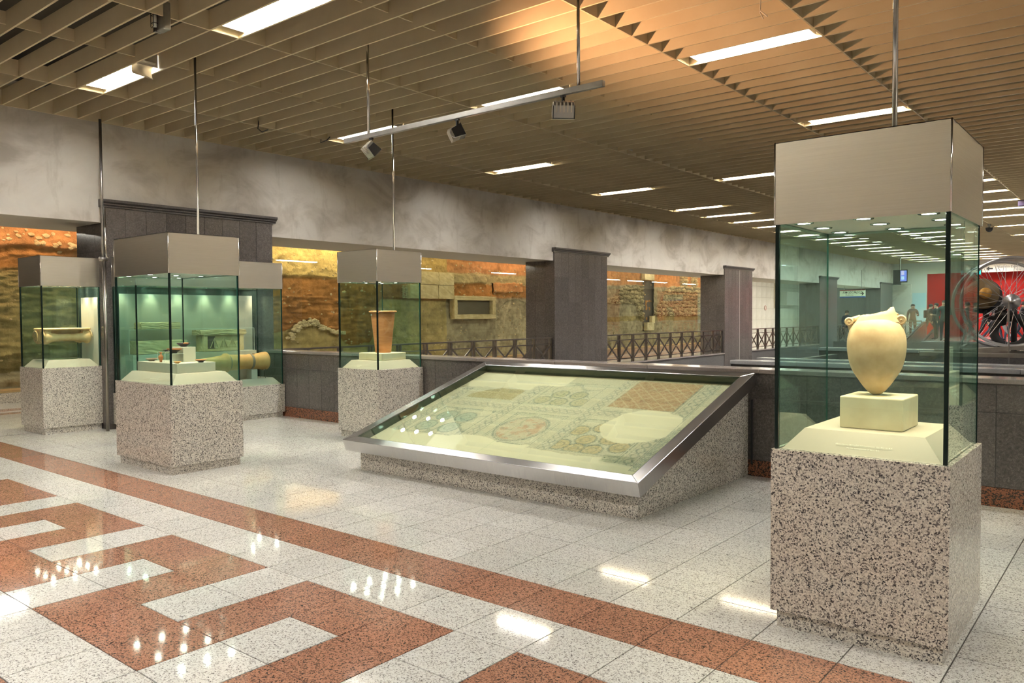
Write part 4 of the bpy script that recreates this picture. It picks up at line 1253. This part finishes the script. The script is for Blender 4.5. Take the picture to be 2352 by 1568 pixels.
# mosaic slab, one coloured cell per tessera
nu, nv = 470, 310
ux = np.linspace(-6.335, -3.135, nu); vy = np.linspace(.118, 2.165, nv)
U, V = np.meshgrid(ux, vy)
jit = RNG.random(U.shape); jit2 = RNG.random(U.shape)
base_c = np.array((.76, .72, .52))
colm = np.ones(U.shape + (3,)) * base_c * (1 + .06 * (fbm(U * 3, V * 3, 4, 2) - .5))[..., None]
def dark(mask, c=(.13, .19, .17), k=.8, dens=.75):
    global colm
    m = (mask & (jit < dens)) * k
    colm = colm * (1 - m[..., None]) + np.array(c) * m[..., None]
def fill(mask, c, k=.5, var=.3):
    global colm
    m = mask * (k * (1 - var + var * 2 * jit2)); m = np.clip(m, 0, 1)
    colm = colm * (1 - m[..., None]) + np.array(c) * m[..., None]
def inrect(a, b_, c, d): return (U > a) & (U < b_) & (V > c) & (V < d)
def frame(a, b_, c, d, w=.011):
    return inrect(a, b_, c, d) & ~inrect(a + w, b_ - w, c + w, d - w)
edge = .12 * (fbm(U * 4, V * 4, 4, 31) - .5)
present = (V < 1.88 + edge + np.where(U > -4.9, .35, 0) - np.where(U < -5.25, .14, 0)) & (V > .50 + edge * .8 - np.where((U > -4.35), .06, 0) - np.where(U > -3.5, .06, 0)) & ~((((U + 3.55) / .37) ** 2 + ((V - 1.12) / .36) ** 2 + edge * 5) < 1) & ~((((U + 5.05) / .4) ** 2 + ((V - .38) / .2) ** 2) < 1)
fill(present, (.52, .51, .37), .55, .5)
def guil(along, across, w):
    # twisted rope band
    ph = along / w * 2.2
    s1 = np.abs(across / w - .55 * np.sin(ph)); s2 = np.abs(across / w + .55 * np.sin(ph))
    return ((s1 < .16) | (s2 < .16) | (np.abs(np.abs(across / w) - .93) < .10))
def band(x, y0, y1, w):
    m = inrect(x - w, x + w, y0, y1) & present
    fill(m, (.60, .56, .42), .4)
    dark(m & guil(V, U - x, w), k=.62, dens=.8)
band(-5.15, .45, 2.2, .065); band(-4.20, .35, 2.2, .06); band(-3.29, .3, 2.2, .07); band(-6.08, .4, 1.7, .06)
for (xa, xb, v_) in ((-5.95, -5.25, 1.275), (-5.05, -4.28, 1.275), (-4.12, -3.4, 1.30)):
    m = inrect(xa, xb, v_ - .06, v_ + .06) & present
    fill(m, (.60, .56, .42), .4); dark(m & guil(U, V - v_, .06), k=.62)
# lattice panel
P = inrect(-4.10, -3.39, 1.46, 2.13)
fill(P, (.44, .26, .12), .75, .35)
lat = (np.abs(((U + V) / .13) % 1 - .5) < .06) | (np.abs(((U - V) / .13) % 1 - .5) < .06)
fill(P & lat, (.60, .52, .32), .8); fill(P & ~lat & (jit > .55), (.30, .11, .05), .5)
dark(frame(-4.11, -3.375, 1.45, 2.15, .010), k=.75)
# upper left brown panel
P = inrect(-5.92, -5.29, 1.43, 1.72 + .0) & (V < 1.74 - .25 * (np.abs(U + 5.5) / .45) ** 2)
fill(P, (.42, .36, .16), .7, .5); fill(P & (jit > .6), (.26, .17, .07), .45)
dark(frame(-5.93, -5.28, 1.42, 1.9, .010) & present, k=.6)
# circle panels
def circles(x0, x1, v0, v1, cs, r, fc, fk=.6):
    m0 = inrect(x0, x1, v0, v1) & present
    dark(frame(x0 - .012, x1 + .012, v0 - .012, v1 + .012, .012) & present, k=.75)
    # scalloped octagon net behind
    net = np.abs(np.sin(U * 13.5) + np.sin(V * 13.5) + .35 * np.sin((U + V) * 19)) < .17
    dark(m0 & net, k=.55)
    for (cx, cy) in cs:
        d = np.hypot(U - cx, V - cy)
        fill(m0 & (d < r), fc, fk, .3)
        dark(m0 & (np.abs(d - r) < .011), k=.75); dark(m0 & (np.abs(d - r * .45) < .008), k=.5)
        th = np.arctan2(V - cy, U - cx)
        dark(m0 & (d < r * .8) & (np.abs(np.sin(3 * th)) < .16), k=.45)
circles(-5.02, -4.39, 1.40, 1.97, [(-4.80, 1.67), (-4.57, 1.67), (-4.92, 1.5), (-4.69, 1.47), (-4.46, 1.5)], .092, (.50, .46, .26))
circles(-5.95, -5.26, .52, 1.12, [(-5.76, .93), (-5.50, .93), (-5.82, .67), (-5.50, .67)], .115, (.36, .47, .38))
circles(-4.12, -3.42, .50, 1.14, [(-3.89, .735), (-4.06, .90), (-4.08, .60), (-3.72, .56), (-3.90, .55), (-3.66, .78), (-3.50, .66), (-3.86, 1.0)], .098, (.56, .42, .18))
# medallion
dark(frame(-4.98, -4.35, .50, 1.16, .012) & present, k=.8); dark(frame(-4.95, -4.38, .53, 1.13, .008) & present, k=.5)
d = np.hypot((U + 4.68), (V - .81)); th = np.arctan2(V - .81, U + 4.68)
fill(d < .27, (.58, .50, .36), .5)
dark((np.abs(d - .275) < .011), k=.8); dark((np.abs(d - .25) < .007), k=.6, dens=.6)
pl = (d < .24) & (fbm(U * 14, V * 14, 3, 77) > .56)
fill(pl, (.48, .22, .12), .5); dark((d < .23) & (np.abs(np.sin(2.5 * th + 6 * d)) < .22) & (d > .07), k=.55, dens=.55)
# right hand dark border stripes
dark(inrect(-3.395, -3.385, .3, 2.15) & present, k=.8); dark(inrect(-3.205, -3.14, .3, 1.1) & (jit > .4), (.13, .22, .2), k=.6, dens=1)
dark(inrect(-3.215, -3.205, .3, 2.1), k=.8)
# tessera grain
grain = (1 - .16 * jit2 * present)
colm = np.clip(colm * grain[..., None], .01, .9)
Pm = np.stack([U + 4.645, V, np.full_like(U, -.085) + .004 * present * (.5 + .5 * jit)], -1)
tl(link('mosaic', grid_mesh('mosaic', Pm, colm, M['mosaic'], smooth=False), t))
tl(MB().box(-6.335 + 4.645, -3.135 + 4.645, .118, 2.165, -.117, -.087).build('mortar_bed', plain('mortar', (.58, .54, .38), .8), t))
pl_ = tl(MB().box(-3.476 + 4.645, -3.18 + 4.645, .30, .42, -.030, -.024).build('label_plate', M['acrylic'], t))
for k, s in enumerate(('Τμήμα ψηφιδωτού δαπέδου', 'Τέλος 5ου - αρχές 6ου αι. μ.Χ.', 'Fragment of a mosaic floor', 'End of the 5th - beginning of the 6th c. A.D.')):
    text('lettering', s, M['ink_green'], pl_, .0145, Matrix.Translation((-3.328 + 4.645, .395 - k * .024, -.0235)), 'CENTER', .0002)
for x in (-3.455, -3.20): MB().cyl((x + 4.645, .36, -.026), (x + 4.645, .36, -.0225), .006, n=12).build('screw', M['ink_green'], pl_)
MB().box(1.64, 1.655, 2.245, 2.262, -.2, .42).build('rear_leg', M['black'], t)

# ------------------------------------------------------------------ track bar with three spots
BY, BXa, BXb, BZ_ = 5.27, -6.505, -3.362, 3.340
t = thing('track_light', 'hanging steel track bar with three ribbed spotlights below the slats', 'track light', (-4.93, BY, BZ_))
bevel(MB().box(BXa + 4.93, BXb + 4.93, -.02, .02, 0, .048).build('bar', M['steel_dull'], t), .003)
for x in (-6.14, -3.60):
    MB().cyl((x + 4.93, 0, .048), (x + 4.93, 0, 1.05), .0135, n=12).build('hanging_rod', M['chrome'], t, True)
def spot_head(x, zr, tiltx, tilty, z=3.2):
    MB().cyl((x + 4.93, 0, -.075), (x + 4.93, 0, 0), .014, n=10).box(x + 4.93 - .02, x + 4.93 + .02, -.012, .012, -.016, 0).build('stem', M['black'], t)
    hd = MB()
    # box-like ribbed housing, beam direction along local +X
    prof = [(-.055, -.045), (.050, -.055), (.050, .055), (-.055, .045), (-.075, .02), (-.075, -.02)]
    hd.prism(prof, 'y', -.085, .085)
    h = hd.build('spotlight', M['steel_dull'], t)
    h.location = (x + 4.93, 0, -.125); h.rotation_euler = (tiltx, tilty, zr)
    bevel(h, .006)
    for k in range(5):
        yv = -.06 + k * .03
        MB().box(-.078, .0, yv - .005, yv + .005, -.052, .052).build('rib', M['soffit'], h)
    MB().box(.050, .054, -.09, .09, -.06, .06).build('bezel', M['chrome'], h)
    MB().box(.054, .056, -.075, .075, -.045, .045).build('lens', plain('spot_lens', (.3, .3, .3), .2), h)
    for s in (-.09, .087): MB().prism([(-.05, -.04), (.05, -.055), (.05, .055), (-.05, .04)], 'y', s, s + .003).build('end_plate', M['black'], h)
    return h
spot_head(-6.10, 1.2, 0, .75)
hm = spot_head(-4.925, .85, 0, -.45)
spot_head(-3.75, 2.3, 0, 1.1)
ld = bpy.data.lights.new('warm_beam', 'SPOT')
ld.energy = UPLIGHT_W; ld.color = (1, .54, .29); ld.spot_size = math.radians(116); ld.spot_blend = 1.0; ld.shadow_soft_size = .03
lo = link('warm_beam', ld, hm, (.07, 0, 0))
lo.rotation_euler = (0, -math.pi / 2, 0)

for hx_, tgt, pw_ in ((-6.10, (-5.5, 6.2, .7), 26), (-3.75, (-4.2, 6.3, .7), 34)):
    l2 = bpy.data.lights.new('flood_beam', 'SPOT'); l2.energy = pw_; l2.color = (1, .86, .66); l2.spot_size = math.radians(62); l2.spot_blend = .8; l2.shadow_soft_size = .06
    o2 = link('flood_beam', l2, t, (hx_ + 4.93, 0, -.22))
    o2.rotation_euler = (Vector(tgt) - Vector((hx_, BY, BZ_ - .22))).to_track_quat('-Z', 'Y').to_euler()

# junction box between the slats
t = thing('junction_box', 'grey open junction box with a caged white tube, hung under the near slats', 'junction box', (-7.0, 3.60, 4.15))
bevel(MB().box(-.075, .075, -.02, .05, 0, .25).build('box', M['steel_dull'], t), .012, 3)
MB().box(-.085, -.06, -.035, -.02, .0, .25).box(-.085, -.055, -.035, .03, -.003, .25).build('side_flange', M['steel_dull'], t)
MB().cyl((-.035, -.045, .03), (-.035, -.045, .24), .016, n=12).build('white_tube', plain('tube_white', (.72, .72, .62), .5), t, True)
cg = MB().tube([(-.06, -.07, .245), (-.06, -.07, .03), (-.035, -.075, .012), (-.01, -.07, .03), (-.01, -.07, .245)], .003, 6)
for z in (.06, .13, .2): cg.tube([(-.062, -.03, z), (-.06, -.07, z), (-.01, -.07, z), (-.008, -.03, z)], .003, 6)
cg.build('wire_cage', M['black'], t)
# second box cut by the top edge
t = thing('junction_box', 'dark junction box half cut by the top edge, between slats', 'junction box', (-6.05, 3.42, 4.28))
MB().box(-.08, .08, -.06, .0, 0, .14).build('box', M['black'], t)
MB().box(-.02, .03, -.066, -.06, .01, .13).build('cover', M['soffit'], t)
# loose cable and torn reflector, hanging scrap, smoke detectors
c = MB().tube([(-9.85, 6.45, 4.33), (-9.83, 6.42, 4.21), (-9.78, 6.45, 4.16), (-9.70, 6.50, 4.19)], .008, 6).build('loose_cable', M['black'])
tag(c, 'short loose black cable end hanging out of the slats near the wall', 'cable')
c = MB().tube([(-9.95, 7.6, 4.31), (-9.9, 7.55, 4.21), (-9.82, 7.6, 4.24), (-9.80, 7.65, 4.3)], .008, 6).build('loose_cable', M['black'])
tag(c, 'second loose black cable loop beside the fitting behind the track bar', 'cable')
cv = MB(); pts = []
for k in range(9):
    a = k / 8 * 2.2
    pts.append((-8.50 + .12 * math.sin(a) * .6 + .02, 4.34 - .10 + .02, 4.26))
vs = []
for k in range(9):
    a = k / 8 * 2.3
    x = -8.46 - .11 * math.sin(a); z = 4.33 - .11 * (1 - math.cos(a)) * .8
    vs += [(x, 4.06, z), (x - .02, 4.29, z - .015 * math.sin(k))]
cv.add(vs, [(2 * k, 2 * k + 1, 2 * k + 3, 2 * k + 2) for k in range(8)])
o = cv.build('curled_reflector', M['soffit'], None, True)
s_ = o.modifiers.new('solid', 'SOLIDIFY'); s_.thickness = .004
tag(o, 'torn curled reflector sheet hanging at the end of the nearest wall fitting', 'reflector')
c = MB().tube([(-2.62, 6.55, 4.27), (-2.63, 6.56, 4.10), (-2.61, 6.58, 4.05)], .006, 5).tube([(-2.63, 6.56, 4.12), (-2.58, 6.52, 4.07), (-2.55, 6.52, 4.04)], .007, 5).build('paper_scrap', plain('paper', (.7, .62, .5), .8))
tag(c, 'small torn paper scrap dangling from the slats by the long fitting', 'scrap')
t = thing('smoke_detector', 'round pale detector between slats above the long orange lit fitting', 'detector', (-2.35, 6.75, 4.32))
MB().lathe([(.001, 0), (.07, .0), (.09, .03), (.09, .05), (.001, .05)], 24, cap=False).build('body', M['soffit'], t, True)
MB().cyl((0, 0, -.012), (0, 0, 0), .03, n=16).build('sensor', M['white_wall'], t)
t = thing('dome_camera', 'small dark dome camera under the far cross beam near the right edge', 'camera', (-4.02, 28.2, 4.12))
MB().cyl((0, 0, .04), (0, 0, .16), .05, n=16).build('mount', M['steel_dull'], t)
MB().lathe([(.10, .05), (.10, .01), (.085, -.04), (.045, -.08), (.001, -.09)], 20, cap=False).build('dome', M['black'], t, True)
t = thing('ceiling_speaker', 'small dark violet loudspeaker block under the cross beam at the right edge', 'loudspeaker', (-2.62, 22.6, 4.12))
MB().box(0, .28, -.08, .08, 0, .14).build('casing', plain('violet_black', (.035, .02, .06), .5), t)
MB().box(.02, .26, -.06, .06, -.006, 0).build('grille', M['black'], t)

# ------------------------------------------------------------------ kinetic wheel sculpture in the stairwell
def at(px, py, y):
    d = fw + rt * ((px - 1176) / FPX) - up * ((py - 784) / FPX)
    k = y / d.y
    return Vector((0, 0, CAMZ)) + d * k
SYp = 11.9
sc_ = thing('wheel_sculpture', 'large kinetic sculpture of spoked wheels, gong discs and tyre rising from the stairwell', 'sculpture', (-1.5, SYp, 1.0))
O = Vector((-1.5, SYp, 1.0))
def S(px, py, dy=0): return at(px, py, SYp + dy) - O
mpx = (at(2320, 693, SYp) - Vector((0, 0, CAMZ))).dot(fw) / FPX        # metres per pixel there
vd = Vector((-.13, .99, 0)).normalized()                               # roughly along the view
ex = Vector((.99, .13, 0)).normalized(); ez = Vector((0, 0, 1))
def ringpts(c, r, n=64, k=1.0): return [c + ex * (r * math.cos(a) * k) + ez * (r * math.sin(a)) for a in np.linspace(0, 2 * math.pi, n, endpoint=False)]
M['alu'] = plain('dull_aluminium', (.60, .59, .60), .35, .8)
M['tyre'] = plain('tyre_rubber', (.03, .03, .032), .6)
for (cx, cy, r, dy, nm) in ((2324, 693, 102, 0, 'big_wheel'), (2298, 698, 105, .9, 'rear_wheel')):
    c = S(cx, cy, dy); R = r * mpx
    wl = MB().tube(ringpts(c, R), .017, 10, closed=True).build(nm, M['alu'], sc_, True)
    MB().tube(ringpts(c, R - .018), .008, 6, closed=True).build('rim_flange', M['alu'], wl, True)
    h = c + vd * (-.10)
    MB().lathe([(.001, -.16), (.03, -.155), (.05, -.10), (.07, -.04), (.10, 0), (.10, .03), (.05, .05), (.04, .16), (.001, .16)], 24, c, (ex, ez, vd), cap=False).build('hub', M['alu'], wl, True)
    sp = MB()
    for k in range(14):
        a = 2 * math.pi * (k + .3) / 14
        for s in (-.07, .07):
            b0 = c + ex * (.09 * math.cos(a + s * 6)) + ez * (.09 * math.sin(a + s * 6)) + vd * (.05 if s > 0 else -.05)
            MBs = MB().cyl(b0, c + ex * ((R - .02) * math.cos(a + s * .25)) + ez * ((R - .02) * math.sin(a + s * .25)), .0032, n=5)
            if nm == 'big_wheel': MBs.build('spoke', M['alu'], wl)
            else: MBs.build('spoke', M['alu'], wl)
axd = (ex * .42 - vd * .91).normalized()
def disc(cx, cy, rpx, d0, d1, mat, nm, dy=.2):
    c = S(cx, cy, dy)
    a = axd.orthogonal().normalized(); b_ = axd.cross(a)
    R = rpx * mpx
    return MB().lathe([(.001, d0), (R * .97, d0), (R, d0 + .02), (R, d1 - .02), (R * .97, d1), (.001, d1)], 48, c, (a, b_, axd), cap=False).build(nm, mat, sc_, True)
disc(2262, 680, 41, -.10, .0, plain('gong_black', (.035, .033, .035), .45), 'black_gong')
disc(2253, 675, 36, .03, .09, plain('gong_brown', (.26, .18, .09), .45, .2), 'bronze_gong')
disc(2253, 674, 13, .10, .15, plain('gong_gold', (.62, .33, .07), .4, .3), 'gold_boss')
ty = MB().tube(ringpts(S(2322, 762, .3), 34 * mpx), .055, 12, closed=True).build('tyre', M['tyre'], sc_, True)
MB().tube([S(2262, 712, .2), S(2262, 725, .2), S(2280, 731, .2), S(2302, 728, .25), S(2308, 705, .15), S(2320, 693, .05)], .028, 8).build('bent_pipe', M['black'], sc_, True)
MB().tube([S(2318, 700, .1), S(2300, 708, .2), S(2296, 725, .25), S(2304, 745, .3)], .045, 8).build('crank_arm', M['tyre'], sc_, True)
MB().cyl(S(2286, 720, .2), S(2336, 722, .2), .05, n=12).build('axle_housing', M['tyre'], sc_, True)
MB().cyl(S(2317, 690, -.15), S(2317, 866, -.15), .009, n=8).build('thin_rod', M['steel_dull'], sc_)
MB().tube([S(2215, 690, .3), S(2230, 745, .3), S(2222, 790, .3), S(2210, 797, .3)], .02, 8).tube([S(2222, 745, .5), S(2206, 800, .5)], .016, 8).build('rear_struts', M['alu'], sc_)
# steel cradle carrying it over the well
a0, a1, a2 = S(2092, 836, -1.6), S(2188, 802, 0), S(2420, 790, 0)
fb = MB()
for p, q in ((a0, a1), (a1, a2)):
    d = (q - p); d_ = Vector((0, .09, 0))
    z_ = Vector((0, 0, .05))
    fb.add([p - d_, q - d_, q + d_, p + d_, p - d_ - z_, q - d_ - z_, q + d_ - z_, p + d_ - z_], [(0, 1, 2, 3), (7, 6, 5, 4), (0, 4, 5, 1), (1, 5, 6, 2), (2, 6, 7, 3), (3, 7, 4, 0)])
fb.build('cradle_beam', M['steel_dull'], sc_)
MB().box(-.9, 2.5, -.5, -.38, .0, .05).box(-.9, 2.5, .40, .52, .0, .05).build('cradle_rail', M['steel_dull'], sc_)
MB().cyl(S(2324, 693, 0) + vd * -.2, S(2300, 697, .9) + vd * .2, .03, n=12).build('axle', M['steel_dull'], sc_, True)
MB().cyl(S(2330, 693, .45), Vector((S(2330, 693, .45).x, S(2330, 693, .45).y, .05)), .035, n=12).build('stand_post', M['tyre'], sc_, True)

# ------------------------------------------------------------------ passers-by at the far end
skin_c = plain('skin', (.48, .27, .18), .55)
hair_c = plain('hair_dark', (.03, .02, .015), .6)
CLOTH = {}
def cloth(c):
    if c not in CLOTH: CLOTH[c] = plain('cloth_%d' % len(CLOTH), c, .8)
    return CLOTH[c]
def body_mesh(name, stride, lean, arm):
    """one continuous skinned body, 1.72 m tall, facing -Y; faces sorted into clothing zones later"""
    V_, E_, R_ = [], [], []
    def add(p, r, par=None):
        V_.append(Vector(p)); R_.append(r)
        if par is not None: E_.append((par, len(V_) - 1))
        return len(V_) - 1
    L_ = lean
    pel = add((0, 0, .95), .150)
    wa = add((0, -.01 * L_, 1.10), .130, pel)
    ch = add((0, -.03 * L_, 1.28), .150, wa)
    up_ = add((0, -.04 * L_, 1.40), .125, ch)
    nk = add((0, -.05 * L_, 1.48), .058, up_)
    hd = add((0, -.08 * L_, 1.565), .088, nk)
    ht = add((0, -.085 * L_, 1.645), .085, hd)
    ns = add((0, -.08 * L_ - .105, 1.575), .016, hd)
    for s in (-1, 1):
        ear = add((s * .090, -.07 * L_, 1.575), .014, hd)
        st = stride * s
        hip = add((s * .095, -.02 * st, .90), .105, pel)
        kn = add((s * .100, -.20 * st - (.06 if st else 0), .50), .066, hip)
        an = add((s * .105, -.34 * st + (.10 if st < 0 else 0), .095 + (.05 if st < 0 else 0)), .042, kn)
        ft = add((s * .115, -.34 * st + (.10 if st < 0 else 0) - .15, .035 + (.01 if st < 0 else 0)), .036, an)
        sh = add((s * .185, -.04 * L_, 1.385), .078, up_)
        sw = -stride * s * .5
        if arm == 'bent' and s == 1:
            el = add((s * .25, .02, 1.12), .052, sh); wr = add((s * .17, -.23, 1.16), .034, el); d = Vector((-.5 * s, -.8, .2)).normalized()
        else:
            el = add((s * .245, -.10 * sw, 1.12), .052, sh); wr = add((s * .25, -.26 * sw - .05, .88), .034, el); d = Vector((0, -.25, -1)).normalized()
        pm = add(Vector(V_[wr]) + d * .055, .036, wr)
        side = d.cross(Vector((s, 0, 0))).normalized()
        for k in range(4):
            b0 = Vector(V_[pm]) + side * ((k - 1.5) * .018)
            f1 = add(b0 + d * .045, .010, pm)
            f2 = add(b0 + d * (.075 + .01 * (1 - abs(k - 1.5))) + Vector((-s * .012, 0, 0)), .008, f1)
        th = add(Vector(V_[pm]) + side * .035 - d * .01 + Vector((-s * .015, 0, 0)), .010, pm)
        add(Vector(V_[th]) + d * .03, .008, th)
    me = bpy.data.meshes.new(name + '_cage')
    me.from_pydata([tuple(v) for v in V_], E_, []); me.update()
    ob = bpy.data.objects.new(name + '_cage', me); COL.objects.link(ob)
    m = ob.modifiers.new('skin', 'SKIN'); m.use_smooth_shade = True
    for i, v in enumerate(me.skin_vertices[0].data):
        v.radius = (R_[i], R_[i] * (.78 if i in (pel, wa, ch, up_) else 1)); v.use_root = (i == 0)
    s2 = ob.modifiers.new('sub', 'SUBSURF'); s2.levels = 1; s2.render_levels = 1
    dg = bpy.context.evaluated_depsgraph_get()
    out = bpy.data.meshes.new_from_object(ob.evaluated_get(dg))
    bpy.data.objects.remove(ob); bpy.data.meshes.remove(me)
    out.name = name
    return out
BODIES = [body_mesh('person_standing', 0, .3, 'bent'), body_mesh('person_walking', 1, 1, 'swing'), body_mesh('person_striding', -1, 1.2, 'bent')]
def person(label, x, y, z, rz, pose, jacket, trousers, hair=(.03, .02, .015), h=1.0, bag=None, coat=.86):
    me = BODIES[pose].copy()
    t = thing('person', label, 'person', (x, y, z), rz)
    mats = [cloth(jacket), cloth(trousers), skin_c, cloth((.025, .022, .02))]
    me.materials.clear()
    for m in mats: me.materials.append(m)
    for p in me.polygons:
        c = p.center
        if c.z < .09: k = 3
        elif c.z > 1.47: k = 2
        elif abs(c.x) > .215 and c.z < .86: k = 2
        elif c.y < -.265 and c.z > 1.05: k = 2
        elif c.z < coat: k = 1
        else: k = 0
        p.material_index = k
    o = link('body', me, t, scale=(h, h, h))
    hy_ = -.085 * (1.1 if pose else .3)
    hb = MB().lathe([(.094, -.045), (.101, 0), (.096, .05), (.07, .09), (.03, .105), (.001, .108)], 16, (0, hy_ + .022, 1.61), cap=False)
    hb.build('hair', cloth(hair), t, True).scale = (h, h, h)
    fc = MB()
    for s in (-1, 1): fc.lathe([(.001, -.006), (.010, 0), (.001, .006)], 8, (s * .034, hy_ - .085, 1.60), cap=False)
    fc.box(-.026, .026, hy_ - .088, hy_ - .08, 1.525, 1.533)
    fc.build('eyes_and_mouth', M['black'], t).scale = (h, h, h)
    if bag:
        b_ = bevel(MB().box(-.15, .15, .09, .24, 1.0, 1.40).build('backpack', cloth(bag), t), .04, 2); b_.scale = (h, h, h)
    return t
# visible beside the wheel
def floor_at(px, y): 
    d = fw + rt * ((px - 1176) / FPX); k = y / d.y
    return d.x * k
PZ = .3
person('person in a black coat walking left, beside the gong discs', floor_at(2264, 39.0), 39.0, PZ, 1.3, 1, (.02, .02, .024), (.02, .02, .026))
person('person in a grey jacket and pale jeans striding behind the wheel spokes', floor_at(2300, 39.6), 39.6, PZ, -1.4, 2, (.16, .155, .16), (.32, .33, .36))
person('person in dark clothes with red bag just left of the wheel hub', floor_at(2281, 40.6), 40.6, PZ, 1.7, 1, (.045, .035, .04), (.03, .035, .06), bag=(.4, .03, .03))
person('person in navy walking behind the wheel hub', floor_at(2326, 40.2), 40.2, PZ, -1.2, 1, (.03, .035, .07), (.04, .05, .09))
person('person in dark coat at the right edge of the picture behind the wheel', floor_at(2346, 39.2), 39.2, PZ, 1.5, 2, (.03, .025, .03), (.03, .03, .05))
# seen through the amphora case
person('person in a brown coat standing by the distant grey railing', floor_at(2096, 43.9), 43.9, PZ, .4, 0, (.14, .08, .06), (.12, .07, .05), coat=.6)
person('person in a dark brown hooded jacket leaning forward near the escalator top', floor_at(2134, 44.8), 44.8, PZ, 1.2, 1, (.07, .04, .03), (.06, .035, .03), bag=(.05, .03, .03))
person('person in black with an orange scarf in front of the red wall', floor_at(2150, 41.0), 41.0, PZ, -.9, 0, (.03, .03, .03), (.025, .025, .025), bag=None)
person('tall person in a dark green jacket standing on the landing by the dark steps', floor_at(2168, 39.4), 39.4, PZ, .2, 0, (.035, .045, .04), (.03, .03, .03), h=1.06)
person('person in a black jacket behind the distant black railing under the platform sign', floor_at(1943, 42.6), 42.6, 0, .8, 1, (.015, .015, .03), (.02, .02, .025))
